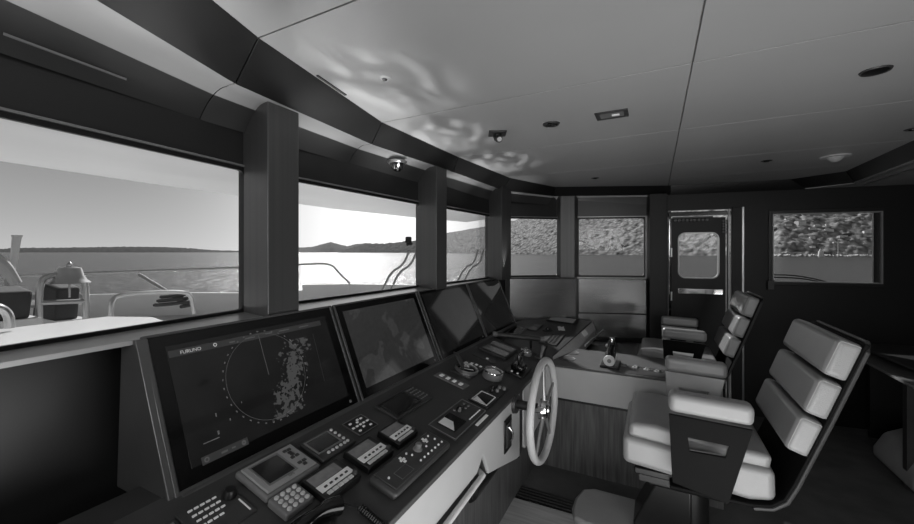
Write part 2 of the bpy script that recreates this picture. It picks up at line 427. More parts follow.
MB().lathe([(.001, -.008), (.08, -.008), (.085, 0), (.001, 0)]).build('base', M['lgrey'], t)
MB().lathe([(.001, -.042), (.02, -.038), (.035, -.024), (.05, -.008), (.001, -.008)]).build('dome', M['lgrey'], t)
for (x, y, lb) in ((.74, 3.61, 'small dark round downlight left of the clear dome detector'), (-.49, 3.73, 'small dark round downlight above the angled corner windows'), ):
    t = fixture('downlight', lb, 'downlight', x, y)
    MB().lathe([(.001, -.004), (.03, -.004), (.036, 0), (.001, 0)]).build('bezel', M['black'], t)
    MB().lathe([(.001, -.008), (.016, -.007), (.018, -.003), (.001, -.003)]).build('lens', M['blackgloss'], t)
t = fixture('downlight', 'small dark downlight cut off by the right edge of the ceiling', 'downlight', 1.27, 3.05)
MB().lathe([(.001, -.004), (.03, -.004), (.036, 0), (.001, 0)]).build('bezel', M['dgrey'], t)
MB().lathe([(.001, -.008), (.016, -.007), (.018, -.003), (.001, -.003)]).build('lens', M['blackgloss'], t)
t = thing('dome_camera', 'clear dome camera hanging under the soffit above the second window', 'camera', (-1.485, 2.04, 2.185))
MB().lathe([(.001, -.014), (.055, -.014), (.062, -.006), (.062, .004), (.001, .004)]).build('base', M['steel'], t)
MB().lathe([(.001, -.062), (.018, -.060), (.036, -.048), (.046, -.03), (.05, -.014), (.001, -.014)]).build('dome', M['chrome'], t)
MB().lathe([(.008, -.066), (.02, -.066), (.022, -.05), (.010, -.05)], (.01, -.008, .003)).build('lens', M['blackgloss'], t)

# ------------------------------------------------------------------ panels below the corner windows, ledge
def panel(name, a, b, z0, z1, m, th=-.012):
    mb = MB(); seg(mb, a, b, z0, z1, th); return struct(mb.build(name, m, bevel=.003))
panel('wall_panel', (-1.43, 3.87), (-.76, 4.255), .70, 1.315, M['pane_panel'])
panel('wall_panel', (-.73, 4.26), (-.085, 4.482), .955, 1.315, M['pane_panel'])
panel('wall_panel', (-.73, 4.26), (-.085, 4.482), .70, .945, M['pane_panel'])
panel('trim_3', (-.74, 4.25), (-.085, 4.475), 1.318, 1.332, M['lip'], -.02)
mb = MB()
LG = [(-1.0, -1.4), (-1.33, -.5), (-1.455, .3), (-1.545, 1.1), (-1.57, 1.8), (-1.53, 2.6), (-1.49, 3.3), (-1.46, 3.62)]
LI = [(-.94, -1.4), (-1.27, -.5), (-1.395, .3), (-1.405, 1.1), (-1.405, 1.8), (-1.405, 2.6), (-1.40, 3.3), (-1.395, 3.62)]
for i in range(len(LG) - 1):
    zz = 1.324
    mb.prism([(LG[i][0] - .08, LG[i][1], zz), (LG[i + 1][0] - .08, LG[i + 1][1], zz), (*LI[i + 1], zz - .004), (*LI[i], zz - .004)], (0, 0, .014))
struct(mb.build('windowsill', M['ledge']))

# ------------------------------------------------------------------ helm console
con = thing('helm_console', 'long curved helm console with dark dash top and white leather front below the windows', 'console', (-1.1, 1.6, 0))
OFF = Vector((-1.1, 1.6, 0))
def cb(mb, name, m, bevel=0, **k):
    bmesh.ops.translate(mb.bm, verts=mb.bm.verts, vec=-OFF); return mb.build(name, m, con, bevel, **k)
Ld = math.hypot(.5, .13)
mb = MB(); mb.prism([(-.715, -1.2, .779), (-1.23, -1.2, .913), (-1.25, -1.2, .86), (-.722, -1.2, .745)], (0, 4.15, 0))
mb.prism([(-1.22, -.49, .906), (-1.25, -.49, .86), (-1.36, -.49, .86), (-1.36, -.49, .906)], (0, 1.1, 0))
cb(mb, 'dash_top', M['dash'], .004)
a_, b_ = -.0577, .0696
zst = lambda x, y: .80 + a_ * (x + .70) + b_ * (y - 2.95)
P2 = [(-.70, 2.95), (-.58, 4.22), (-.80, 4.21), (-1.20, 3.92), (-1.27, 3.75), (-1.27, 2.95)]
mb = MB(); tv = mb.verts([(x, y, zst(x, y)) for x, y in P2]); bv = mb.verts([(x, y, .62) for x, y in P2])
mb.bm.faces.new(tv); mb.bm.faces.new(bv)
for i in range(6): mb.bm.faces.new((tv[i], tv[(i + 1) % 6], bv[(i + 1) % 6], bv[i]))
cb(mb, 'dash_top_starboard', M['dgrey'], .004)
# sloping pale side of the starboard dash
mb = MB(); A = (-.70, 2.97); B = (-.58, 4.2)
v = [(A[0] + .002, A[1], zst(*A) - .004), (B[0] + .002, B[1], zst(*B) - .004), (B[0] + .035, B[1] + .0, .80), (A[0] + .11, A[1] + .42, .765)]
vb = [(A[0] + .002, A[1], .70), (B[0] + .002, B[1], .70), (B[0] + .035, B[1], .70), (A[0] + .11, A[1] + .42, .70)]
t4 = mb.verts(v); b4 = mb.verts(vb); mb.bm.faces.new(t4); mb.bm.faces.new(b4)
for i in range(4): mb.bm.faces.new((t4[i], t4[(i + 1) % 4], b4[(i + 1) % 4], b4[i]))
cb(mb, 'side_cheek', M['lgrey'], .004)
mb = MB(); mb.tube([(-.53, 3.42, .80), (-.47, 4.2, .80)], .008); cb(mb, 'side_rail', M['steel'])
# white front panel, with its cut-out for the grab bar
front = [(-1.2, .772), (2.225, .772), (2.225, .375), (2.17, .385), (1.80, .50), (1.745, .515), (1.672, .645), (1.635, .61), (1.60, .588), (-1.2, .588)]
mb = MB(); mb.prism([(-.72, y, z) for y, z in front], (-.03, 0, 0)); cb(mb, 'front_panel', M['white'], .008, seg=4)
mb = MB(); mb.prism([(-.725, 2.225, .768), (-.725, 2.295, .768), (-.725, 2.295, .40), (-.725, 2.27, .37), (-.725, 2.225, .36)], (-.03, 0, 0)); cb(mb, 'front_groove', M['groove'], .006)
mb = MB(); mb.prism([(-.72, 2.295, .772), (-.72, 2.86, .772), (-.72, 2.86, .42), (-.72, 2.34, .37), (-.72, 2.295, .40)], (-.03, 0, 0)); cb(mb, 'front_panel', M['white'], .008)
mb = MB(); mb.box((-.80, .23, .545), (.10, 2.86, .09)); mb.prism([(-.735, 1.58, .66), (-.735, 1.72, .66), (-.735, 1.76, .50), (-.735, 1.58, .48)], (-.06, 0, 0)); cb(mb, 'bar_recess', M['black'])
mb = MB(); mb.tube([(-.74, -1.1, .57), (-.695, -1.05, .57), (-.695, 1.63, .57), (-.74, 1.66, .57)], .013, smooth=1); cb(mb, 'grab_bar', M['lgrey'])
mb = MB(); mb.box((-.83, .8, .25), (.04, 4.1, .50)); cb(mb, 'lower_panel', M['wood'])
mb = MB(); mb.cyl((-.84, 1.70, .44), (-.84, 2.30, .44), .08, n=28); cb(mb, 'steering_box', M['black'], .01)
mb = MB(); mb.box((-1.1, .8, .35), (.48, 4.1, .70)); cb(mb, 'carcass', M['black'])
# starboard wing
mb = MB(); mb.box((-.19, 3.127, .7645), (1.14, .565, .013)); cb(mb, 'wing_top', M['wingtop'], .008)
mb = MB(); mb.prism([(-.735, 2.838, .758), (.37, 2.838, .758), (.37, 2.838, .535), (-.735, 2.838, .535)], (0, .04, 0)); cb(mb, 'wing_front', M['white'], .006)
mb = MB(); mb.box((-.18, 2.875, .525), (1.1, .04, .02)); cb(mb, 'wing_shadow_gap', M['black'])
mb = MB(); mb.box((-.22, 2.90, .26), (1.2, .04, .52)); cb(mb, 'wing_base_panel', M['wood'])
mb = MB(); mb.box((-.19, 3.15, .62), (1.10, .48, .2)); cb(mb, 'wing_carcass', M['black'])
mb = MB(); mb.box((-.02, 2.97, .7715), (.44, .20, .003)); cb(mb, 'switch_inset', M['dgrey'])
mb = MB()
for (x, y) in ((-.616, 3.245), (-.607, 3.05)):
    h = MB(); h.lathe([(.001, .0005), (.060, .0005), (.063, .002), (.066, .0), (.066, -.004), (.001, -.004)], (x, y, .7715)); cb(h, 'cup_recess', M['dgrey'])
for (x, y) in ((-.20, 3.045), (-.12, 3.04), (-.045, 3.02), (.02, 3.005)):
    h = MB(); h.lathe([(.001, .014), (.016, .013), (.019, .004), (.028, .002), (.028, -.002), (.001, -.002)], (x, y, .774), n=20); cb(h, 'knob', M['steel'] if x > -.15 else M['mgrey'])
h = MB(); h.box((-.28, 3.9, .655), (.66, .9, .03)); struct(h.build('floor_platform', M['black'], bevel=.005))
h = MB(); h.box((-.28, 3.95, .33), (.62, .86, .62)); struct(h.build('trim_4', M['dark']))
h = MB(); h.box((-.28, 3.72, .672), (.14, .012, .004)); struct(h.build('trim_5', M['mgrey']))

# display housings: one long sloping body from Y .62 to 3.38
E_up = Vector((-.18, 0, .40)).normalized()
mb = MB()
prof = [(-1.225, .905), (-1.25, .80), (-1.47, .80), (-1.46, 1.315), (-1.402, 1.322)]
mb.prism([(x, .617, z) for x, z in prof], (0, 2.985, 0))
cb(mb, 'display_housing', M['hous'], .005)
mb = MB()
mb.prism([(-1.200, .585, .895), (-1.28, .585, .865), (-1.50, .585, .865), (-1.47, .585, 1.33), (-1.385, .585, 1.335)], (0, .032, 0)); cb(mb, 'housing_end', M['frame'], .003)
mb = MB()
mb.prism([(-1.208, 3.60, .90), (-1.26, 3.60, .80), (-1.42, 3.60, .80), (-1.42, 3.60, 1.33), (-1.388, 3.60, 1.33)], (0, .02, 0)); cb(mb, 'housing_end', M['frame'], .003)
mb = MB(); mb.prism([(-1.225, .617, .898), (-1.19, .617, .890), (-1.19, .617, .903), (-1.215, .617, .912)], (0, 2.985, 0)); cb(mb, 'housing_foot', M['frame'], .002)

# ------------------------------------------------------------------ the four displays
def dispM(yc):
    # origin on the housing face, x starboard, y up the slope, z out of the glass
    o = Vector((-1.212, yc, .899)); ex = Vector((0, 1, 0)); ey = Vector((-.18, 0, .42)).normalized(); ez = ex.cross(ey)
    return Matrix(((ex.x, ey.x, ez.x, o.x), (ex.y, ey.y, ez.y, o.y), (ex.z, ey.z, ez.z, o.z), (0, 0, 0, 1)))
def emis(name, build):
    m = bpy.data.materials.new(name); m.use_nodes = True; nt = m.node_tree; b = nt.nodes['Principled BSDF']
    b.inputs['Base Color'].default_value = (.006, .006, .006, 1); b.inputs['Roughness'].default_value = .06; b.inputs['Specular IOR Level'].default_value = .5; b.inputs['IOR'].default_value = 1.85
    tc = nt.nodes.new('ShaderNodeTexCoord'); val = build(nt, tc)
    nt.links.new(val, b.inputs['Emission Strength']); b.inputs['Emission Color'].default_value = (1, 1, 1, 1)
    return m
def node(nt, t, **k):
    n = nt.nodes.new(t)
    for a, v in k.items(): setattr(n, a, v)
    return n
def mathn(nt, op, a, b=None, c=None):
    n = node(nt, 'ShaderNodeMath', operation=op)
    for i, v in enumerate((a, b, c)):
        if v is None: continue
        if isinstance(v, (int, float)): n.inputs[i].default_value = v
        else: nt.links.new(v, n.inputs[i])
    return n.outputs[0]
def radar(nt, tc):
    nt.nodes['Principled BSDF'].inputs['IOR'].default_value = 1.5
    sp = node(nt, 'ShaderNodeSeparateXYZ'); nt.links.new(tc.outputs['Object'], sp.inputs[0]); x, y = sp.outputs[0], sp.outputs[1]
    # land echoes: a slanting band right of the ring centre
    nz = node(nt, 'ShaderNodeTexNoise'); nz.inputs['Scale'].default_value = 70; nz.inputs['Detail'].default_value = 6; nt.links.new(tc.outputs['Object'], nz.inputs[0])
    n2 = node(nt, 'ShaderNodeTexNoise'); n2.inputs['Scale'].default_value = 9; nt.links.new(tc.outputs['Object'], n2.inputs[0])
    curve = mathn(nt, 'MULTIPLY_ADD', y, .50, -.03)             # centre line x = .42 y + c
    dx = mathn(nt, 'ABSOLUTE', mathn(nt, 'SUBTRACT', x, curve))
    wob = mathn(nt, 'MULTIPLY_ADD', n2.outputs[0], .14, .005)
    band = mathn(nt, 'SUBTRACT', 1, mathn(nt, 'DIVIDE', dx, wob)); band = mathn(nt, 'MAXIMUM', band, 0)
    up = mathn(nt, 'GREATER_THAN', y, .085); dn = mathn(nt, 'LESS_THAN', y, .36)
    ec = mathn(nt, 'GREATER_THAN', mathn(nt, 'MULTIPLY_ADD', band, .16, nz.outputs[0]), .58)
    v = mathn(nt, 'MULTIPLY', mathn(nt, 'MULTIPLY', ec, up), dn)
    v = mathn(nt, 'MULTIPLY', v, mathn(nt, 'GREATER_THAN', band, .02))
    base = mathn(nt, 'MULTIPLY_ADD', n2.outputs[0], .008, .002)
    return mathn(nt, 'MULTIPLY_ADD', v, .045, base)
def chart(amp, base):
    def f(nt, tc):
        nz = node(nt, 'ShaderNodeTexNoise'); nz.inputs['Scale'].default_value = 5; nz.inputs['Detail'].default_value = 7; nt.links.new(tc.outputs['Object'], nz.inputs[0])
        land = mathn(nt, 'GREATER_THAN', nz.outputs[0], .54)
        vo = node(nt, 'ShaderNodeTexNoise'); vo.inputs['Scale'].default_value = 60; nt.links.new(tc.outputs['Object'], vo.inputs[0])
        v = mathn(nt, 'MULTIPLY_ADD', land, amp, base)
        return mathn(nt, 'MULTIPLY', v, mathn(nt, 'MULTIPLY_ADD', vo.outputs[0], .6, .7))
    return f
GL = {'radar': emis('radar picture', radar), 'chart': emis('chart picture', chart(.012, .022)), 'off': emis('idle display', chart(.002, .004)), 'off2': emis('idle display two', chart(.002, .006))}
M['faint'] = mat('faint display line', 85, .5, emit=.3, var=.02)
M['faint2'] = mat('dim display bar', 48, .5, emit=.3, var=.02)
def display(label, y0, y1, pic, inset=.05):
    t = thing('marine_display', label, 'display', dispM((y0 + y1) / 2), 'flush displays in the helm console')
    w, h = y1 - y0, .478
    MB().ring([(-w / 2, 0, 0), (w / 2, 0, 0), (w / 2, h, 0), (-w / 2, h, 0)], [(-w / 2 + .012, .012, 0), (w / 2 - .012, .012, 0), (w / 2 - .012, h - .008, 0), (-w / 2 + .012, h - .008, 0)], (0, 0, .012)).build('bezel', M['frame'], t, bevel=.002)
    MB().box((0, h / 2 + .002, .003), (w - .024, h - .02, .008)).build('glass', M['blackgloss'], t)
    MB().box((0, h / 2 + .006, .0075), (w - .024 - inset, h - .02 - inset * .9, .002)).build('screen', GL[pic], t)
    MB().cyl((w / 2 - .055, .030, .007), (w / 2 - .055, .030, .0095), .006, n=14).build('power_button', M['faint'], t)
    return t, w, h
d1, w, h = display('largest radar display at the port end with a dark screen and round range ring', .602, 1.374, 'radar', .09)
ringc = (-.015, .252)
Z1 = .0092
mb = MB()
def arc(mb, cx, cy, r, wd, t0, t1, n=60):
    for k in range(n):
        a, b = R(t0 + (t1 - t0) * k / n), R(t0 + (t1 - t0) * (k + 1) / n)
        mb.face([(cx + r * math.cos(a), cy + r * math.sin(a), Z1), (cx + (r + wd) * math.cos(a), cy + (r + wd) * math.sin(a), Z1),
                 (cx + (r + wd) * math.cos(b), cy + (r + wd) * math.sin(b), Z1), (cx + r * math.cos(b), cy + r * math.sin(b), Z1)])
arc(mb, *ringc, .160, .0012, 60, 420)
for k in range(36):
    a = R(10 * k); mb.box((ringc[0] + .171 * math.cos(a), ringc[1] + .171 * math.sin(a), Z1), (.004, .007, .0006), (0, 0, a))
mb.build('range_ring', M['faint'], d1)
MB().box((ringc[0], ringc[1] + .078, Z1), (.0018, .155, .0004)).build('heading_line', M['faint'], d1)
MB().box((.23, .26, Z1), (.0012, .21, .0004), (0, 0, R(-3))).build('side_scale', M['faint2'], d1)
MB().box((-.015, .406, Z1 - .0003), (.62, .022, .0004)).build('menu_bar', M['faint2'], d1)
MB().box((-.225, .0625, Z1 - .0003), (.15, .024, .0004)).build('status_bar', M['faint2'], d1)
text('FURUNO', d1, M['btn'], .016, -.292, .400, Z1)
mb = MB(); arc(mb, -.18, .407, .004, .0025, 0, 360, 16); mb.build('menu_icon', M['btn'], d1)
mb = MB(); arc(mb, -.285, .0625, .004, .004, 0, 360, 16); mb.build('status_icon', M['faint'], d1); mb = MB(); arc(mb, -.165, .0625, .002, .006, 0, 360, 16); mb.build('status_icon', M['faint'], d1)
mb = MB()
for (x, y, a, b) in ((-.23, .18, .004, .012), (-.19, .15, .004, .007), (-.26, .11, .05, .003), (-.235, .125, .006, .012), (-.14, .19, .003, .006), (-.05, .405, .04, .004), (.03, .408, .03, .004), (.10, .407, .05, .004), (.2, .406, .05, .004), (-.12, .404, .02, .005),
                   (-.23, .062, .02, .006), (-.20, .062, .012, .005)):
    MB().box((x, y, Z1), (a, b, .0004)).build('target_mark', M['faint'], d1)
display('second display from port showing a pale chart with reflected light', 1.386, 2.12, 'chart', .08)
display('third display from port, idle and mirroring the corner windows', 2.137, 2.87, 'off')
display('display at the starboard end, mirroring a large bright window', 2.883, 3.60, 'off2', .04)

# ------------------------------------------------------------------ instruments on the dash
ed = Vector((-.5 / Ld, 0, .13 / Ld)); nd = Vector((.13 / Ld, 0, .5 / Ld))
def DM(s, t, ang=0):
    o = Vector((-.715, s, .779)) + ed * t
    return Matrix(((0, ed.x, nd.x, o.x), (1, ed.y, nd.y, o.y), (0, ed.z, nd.z, o.z), (0, 0, 0, 1))) @ Matrix.Rotation(ang, 4, 'Z')
n2 = Vector((-a_, -b_, 1)).normalized()
def SMx(x, y, dz=0, ang=0):
    ey = Vector((-1, 0, -a_)).normalized(); ex = ey.cross(n2)
    return Matrix(((ex.x, ey.x, n2.x, x), (ex.y, ey.y, n2.y, y), (ex.z, ey.z, n2.z, zst(x, y) + dz), (0, 0, 0, 1))) @ Matrix.Rotation(ang, 4, 'Z')
def plate(t, name, cx, cy, w, h, z0, z1, m, bev=.003):
    return MB().box((cx, cy, (z0 + z1) / 2), (w, h, z1 - z0)).build(name, m, t, bevel=bev)
def frame(t, name, cx, cy, w, h, bw, z0, z1, m):
    o = [(cx - w / 2, cy - h / 2, z0), (cx + w / 2, cy - h / 2, z0), (cx + w / 2, cy + h / 2, z0), (cx - w / 2, cy + h / 2, z0)]
    i = [(cx - w / 2 + bw, cy - h / 2 + bw, z0), (cx + w / 2 - bw, cy - h / 2 + bw, z0), (cx + w / 2 - bw, cy + h / 2 - bw, z0), (cx - w / 2 + bw, cy + h / 2 - bw, z0)]
    return MB().ring(o, i, (0, 0, z1 - z0)).build(name, m, t, bevel=.001)
def btns(t, pts, w, h, z, m, name='button', rnd=False):
    for (x, y) in pts:
        if rnd: MB().lathe([(.0005, .005), (w * .42, .0045), (w / 2, .002), (w / 2, -.001), (.0005, -.001)], (x, y, z), n=12).build(name, m, t)
        else: MB().box((x, y, z + .0015), (w, h, .004)).build(name, m, t)

# keyboard panel at the port end
t = thing('radar_control_panel', 'flat dark control panel with pale keys below the radar display', 'control panel', DM(.645, .385))
plate(t, 'faceplate', 0, -.01, .15, .135, 0, .006, M['dgrey'])
btns(t, [(-.045 + i * .016, .042 - j * .022) for j in range(4) for i in range(5) if (i, j) != (4, 3)], .011, .005, .006, M['btn'])
MB().lathe([(.0005, .022), (.014, .022), (.017, .016), (.02, .004), (.02, 0), (.0005, 0)], (.052, .022, .006)).build('trackball_knob', M['black'], t)
plate(t, 'edge_strip', .062, -.035, .004, .055, .006, .0075, M['btn'], 0)
t = thing('small_control_screen', 'small dark framed screen at the bottom edge beside the pale-keyed panel', 'screen', DM(.50, .35))
plate(t, 'body', 0, 0, .13, .17, 0, .008, M['dgrey'])
frame(t, 'bezel', 0, .01, .11, .12, .006, .008, .011, M['mgrey']); plate(t, 'screen', 0, .01, .098, .108, .008, .0095, M['lcddark'], 0)
# GPS plotter
t = thing('gps_plotter', 'raised pale grey plotter with a square dark screen and button column', 'plotter', DM(.850, .388))
plate(t, 'body', 0, 0, .205, .155, 0, .022, M['mgrey'], .008); plate(t, 'faceplate', 0, 0, .185, .135, .022, .029, M['plotter'], .006)
plate(t, 'screen', -.022, .004, .092, .092, .029, .031, M['lcddark'], .001)
frame(t, 'screen_rim', -.022, .004, .106, .106, .005, .028, .031, M['mgrey'])
btns(t, [(.052, .045), (.068, .045), (.060, .030), (.052, .005), (.070, .005), (.061, .018), (.052, -.03), (.070, -.03), (.061, -.045)], .012, .010, .029, M['dgrey'])
text('GPS', t, M['dgrey'], .012, -.01, -.058, .0295)
# autopilot style panel
t = thing('echo_sounder', 'dark instrument with pale-edged screen and round keys next to the pale plotter', 'instrument', DM(1.060, .385))
plate(t, 'body', 0, 0, .165, .125, 0, .014, M['dgrey'], .005)
frame(t, 'bezel', -.015, .012, .115, .082, .006, .014, .018, M['mgrey']); plate(t, 'screen', -.015, .012, .10, .07, .014, .016, M['lcddark'], 0)
btns(t, [(-.04 + i * .02, -.042) for i in range(5)] + [(.056, -.042 + j * .022) for j in range(5)], .013, .010, .014, M['lgrey'], rnd=True)
t = thing('keypad_panel', 'small square keypad with cross-shaped white keys behind the radios', 'keypad', DM(1.240, .388))
plate(t, 'faceplate', 0, 0, .115, .10, 0, .006, M['black'])
frame(t, 'bezel', 0, 0, .115, .10, .003, .006, .008, M['mgrey'])
btns(t, [(0, 0), (-.02, 0), (.02, 0), (0, .018), (0, -.018), (-.032, .028), (.032, .028), (-.032, -.028), (.032, -.028), (-.042, 0), (.042, 0), (.012, .03)], .011, .008, .006, M['btn'])
# three radios
def radio(s, tt, w, h, lb, txt):
    t = thing('marine_radio', lb, 'radio', DM(s, tt), 'marine radios in a row on the dash')
    plate(t, 'body', 0, 0, w, h, 0, .026, M['black'], .004)
    plate(t, 'screen', -w * .06, h * .21, w * .78, h * .36, .026, .0275, M['lcd'], .0005)
    plate(t, 'faceplate', .0, -h * .12, w * .92, h * .26, .026, .0285, M['silver'], .001)
    btns(t, [(-w * .33 + i * w * .15, -h * .35) for i in range(5)], w * .12, h * .10, .0262, M['lgrey'])
    btns(t, [(-w * .30 + i * w * .15, -h * .14) for i in range(5)], w * .07, .006, .0282, M['dgrey'], name='key')
    MB().lathe([(.0005, .014), (.008, .013), (.0095, 0), (.0005, 0)], (w * .42, -h * .32, .026), n=16).build('volume_knob', M['dgrey'], t)
    return t
radio(.933, .237, .15, .12, 'radio closest to the pale grey plotter, silver strip and grey display', '16')
radio(1.119, .239, .142, .125, 'middle radio of the three, silver strip and grey display', '16')
radio(1.299, .238, .132, .115, 'starboard-most radio of the three beside the long joystick unit', '16')
# joystick unit
t = thing('joystick_control_unit', 'long thick rounded dark control unit with a central knob and white keys', 'control unit', DM(1.205, .096))
plate(t, 'body', 0, 0, .385, .118, 0, .030, M['dgrey'], .014)
plate(t, 'faceplate', 0, 0, .350, .098, .030, .034, M['dgrey'], .003)
MB().lathe([(.0005, .026), (.010, .025), (.013, .020), (.011, .010), (.018, .004), (.019, 0), (.0005, 0)], (.045, .015, .034), n=20).build('joystick', M['mgrey'], t)
btns(t, [(-.04, .02), (-.055, .02), (-.0475, .031), (-.0475, .009), (.105, .024), (.118, .024), (.111, .034), (.111, .014)], .010, .008, .034, M['btn'])
btns(t, [(0 + i * .026, -.03) for i in range(7)] + [(-.01, .03), (.0, .01), (.085, .0), (.145, .03), (.15, .0), (-.155, .0), (.08, .03)], .008, .007, .034, M['btn'], name='key', rnd=True)
frame(t, 'key_frame', -.09, -.018, .07, .04, .001, .034, .035, M['mgrey'])
# handset
t = thing('phone_handset', 'black telephone handset with a light round-keyed keypad and coiled cord', 'telephone', DM(.80, .262))
MB().box((-.005, .0, .012), (.10, .085, .024), (0, 0, 0)).build('keypad_body', M['mgrey'], t, bevel=.006)
btns(t, [(-.036 + i * .021, .028 - j * .019) for i in range(4) for j in range(4)], .015, .012, .024, M['lgrey'], rnd=True)
MB().tube([(-.10, -.10, .022), (-.04, -.105, .040), (.02, -.11, .040), (.062, -.125, .030)], lambda k: .017 + .010 * abs(2 * k - 1), n=14, smooth=2).build('handset_grip', M['blackgloss'], t)
MB().box((-.04, -.11, .008), (.14, .07, .016)).build('cradle', M['black'], t, bevel=.006)
pts = []
for k in range(110):
    a = k * .9; f_ = k / 109
    pts.append((.105 + .012 * f_ + .010 * math.cos(a), -.165 - .13 * (1 - f_), .012 + .010 * math.sin(a)))
MB().tube(pts, .003, n=6).build('coiled_cord', M['black'], t)
MB().tube([(.066, -.12, .03), (.085, -.115, .018), (.10, -.13, .012), (.117, -.165, .012)], .003, n=6, smooth=2).build('cord_lead', M['black'], t)
# big central instrument
t = thing('autopilot_unit', 'wide dark autopilot unit with blank screen below the second display', 'instrument', DM(1.535, .371))
plate(t, 'body', 0, 0, .30, .14, 0, .012, M['dgrey'], .004)
frame(t, 'bezel', -.035, 0, .20, .118, .008, .012, .016, M['hous']); plate(t, 'screen', -.035, 0, .184, .10, .012, .014, M['lcddark'], 0)
btns(t, [(.082 + i * .017, .045 - j * .022) for i in range(4) for j in range(5)], .008, .006, .012, M['mgrey'])
t = thing('alarm_panel', 'square framed panel with a triangular glint on its screen near the dash edge', 'panel', DM(1.628, .117))
plate(t, 'body', 0, 0, .335, .142, 0, .008, M['dgrey'], .003); frame(t, 'bezel', 0, 0, .335, .142, .004, .008, .010, M['mgrey'])
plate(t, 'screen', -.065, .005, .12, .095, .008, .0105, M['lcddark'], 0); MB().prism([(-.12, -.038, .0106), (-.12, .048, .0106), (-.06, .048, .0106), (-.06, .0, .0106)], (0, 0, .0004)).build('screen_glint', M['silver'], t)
btns(t, [(.03 + i * .022, -.045) for i in range(6)], .015, .005, .008, M['btn'])
MB().lathe([(.0005, .02), (.012, .02), (.015, .012), (.02, 0), (.0005, 0)], (.06, .03, .008), n=18).build('selector_knob', M['black'], t)
btns(t, [(.10, .04), (.13, .04), (.10, .015), (.13, .015), (.035, .045)], .014, .010, .008, M['mgrey'], name='key', rnd=True)
t = thing('label_strip', 'short white label strip along the dash front edge', 'label', DM(1.71, .030))
plate(t, 'plate', 0, 0, .13, .014, 0, .003, M['btn'], 0)
t = thing('small_instrument', 'small square instrument with bright-rimmed screen behind the rocker switch', 'instrument', DM(1.908, .107))
plate(t, 'body', 0, 0, .16, .118, 0, .010, M['black'], .003); frame(t, 'bezel', -.005, 0, .13, .09, .006, .010, .014, M['lgrey']); plate(t, 'screen', -.005, 0, .118, .078, .010, .0115, M['lcddark'], 0)
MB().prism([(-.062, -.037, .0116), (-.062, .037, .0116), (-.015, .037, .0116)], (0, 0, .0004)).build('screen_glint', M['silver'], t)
t = thing('knob_panel', 'small black panel with a pair of dark knobs near the dash front edge', 'panel', DM(2.072, .099))
plate(t, 'body', 0, 0, .15, .10, 0, .006, M['black'])
for x, y in ((-.04, .015), (0, .025), (-.02, -.01), (.03, -.005), (.04, -.03)): MB().lathe([(.0005, .016), (.009, .015), (.012, 0), (.0005, 0)], (x, y, .006), n=14).build('knob', M['mgrey'] if y < .01 else M['black'], t)
t = thing('button_strip', 'metal strip with four square white buttons below the third display', 'button strip', DM(1.945, .333))
plate(t, 'faceplate', 0, 0, .075, .20, 0, .005, M['mgrey'], .002)
btns(t, [(0, .065 - k * .042) for k in range(4)], .030, .020, .005, M['btn'])
# compass with open lid
t = thing('magnetic_compass', 'round compass with bright ring and raised lid on a square black base', 'compass', DM(2.165, .332))
plate(t, 'base', 0, 0, .235, .135, 0, .012, M['dgrey'], .004)
MB().lathe([(.070, .012), (.074, .012), (.074, .026), (.066, .030), (.058, .026), (.058, .012)], (-.03, 0, 0)).build('ring', M['steel'], t)
MB().lathe([(.0005, .018), (.058, .016), (.058, .012), (.0005, .012)], (-.03, 0, 0)).build('dial', M['lcddark'], t)
MB().box((-.03, .0, .0185), (.006, .09, .001), (0, 0, R(35))).build('needle', M['btn'], t)
M2 = Matrix.Rotation(R(42), 3, 'Z') @ Matrix.Rotation(R(55), 3, 'X')
MB().lathe([(.0005, .03), (.04, .024), (.062, .008), (.066, 0), (.060, 0), (.0005, .018)], (-.07, .05, .055), M=M2).build('lid', M['dgrey'], t)
btns(t, [(.07, .05), (.09, .02), (.10, -.01), (.10, -.04)], .020, .016, .012, M['btn'])
def cup(M_, lb, r=.062, hh=.05):
    t = thing('instrument_dial', lb, 'dial', M_)
    MB().lathe([(r * .9, 0), (r, .005), (r, hh * .8), (r * .95, hh), (r * .85, hh), (r * .82, hh * .6), (r * .82, .0)]).build('housing', M['mgrey'], t)
    MB().lathe([(r * .98, hh * .82), (r * 1.02, hh * .88), (r * .98, hh), (r * .86, hh * 1.02), (r * .86, hh * .85)]).build('rim', M['chrome'], t)
    MB().lathe([(.0005, hh * .6), (r * .84, hh * .55), (r * .84, hh * .4), (.0005, hh * .4)]).build('dial_face', M['lgrey'], t)
    MB().box((0, 0, hh * .66), (.006, r * 1.3, .004), (0, 0, R(30))).build('pointer', M['black'], t)
cup(DM(2.205, .185), 'round metal dial standing proud between compass and throttle levers')
cup(DM(2.84, .165), 'smaller round metal dial behind the throttle levers', .045, .035)
# throttle levers
t = thing('throttle_levers', 'black throttle box with four tall levers behind the steering wheel', 'throttle', DM(2.465, .10))
plate(t, 'base', 0, 0, .21, .12, 0, .018, M['black'], .006)
plate(t, 'quadrant', -.01, .0, .10, .085, .018, .06, M['blackgloss'], .014)
for k in range(4):
    MB().tube([(-.05 + k * .026, -.01, .04), (-.05 + k * .026, .0, .09), (-.05 + k * .026, .008, .125)], lambda q: .005 + .006 * q, n=8).build('lever', M['blackgloss'], t)
    MB().lathe([(.0005, .012), (.007, .009), (.009, 0), (.006, -.01), (.0005, -.012)], (-.05 + k * .026, .01, .13), n=12).build('lever_knob', M['black'], t)
btns(t, [(-.08, .02), (-.08, -.02), (.07, .03), (.07, 0), (.07, -.03)], .016, .012, .018, M['btn'])
t = thing('bow_thruster_levers', 'pair of dark upright levers just above the top of the wheel rim', 'levers', DM(2.89, .05))
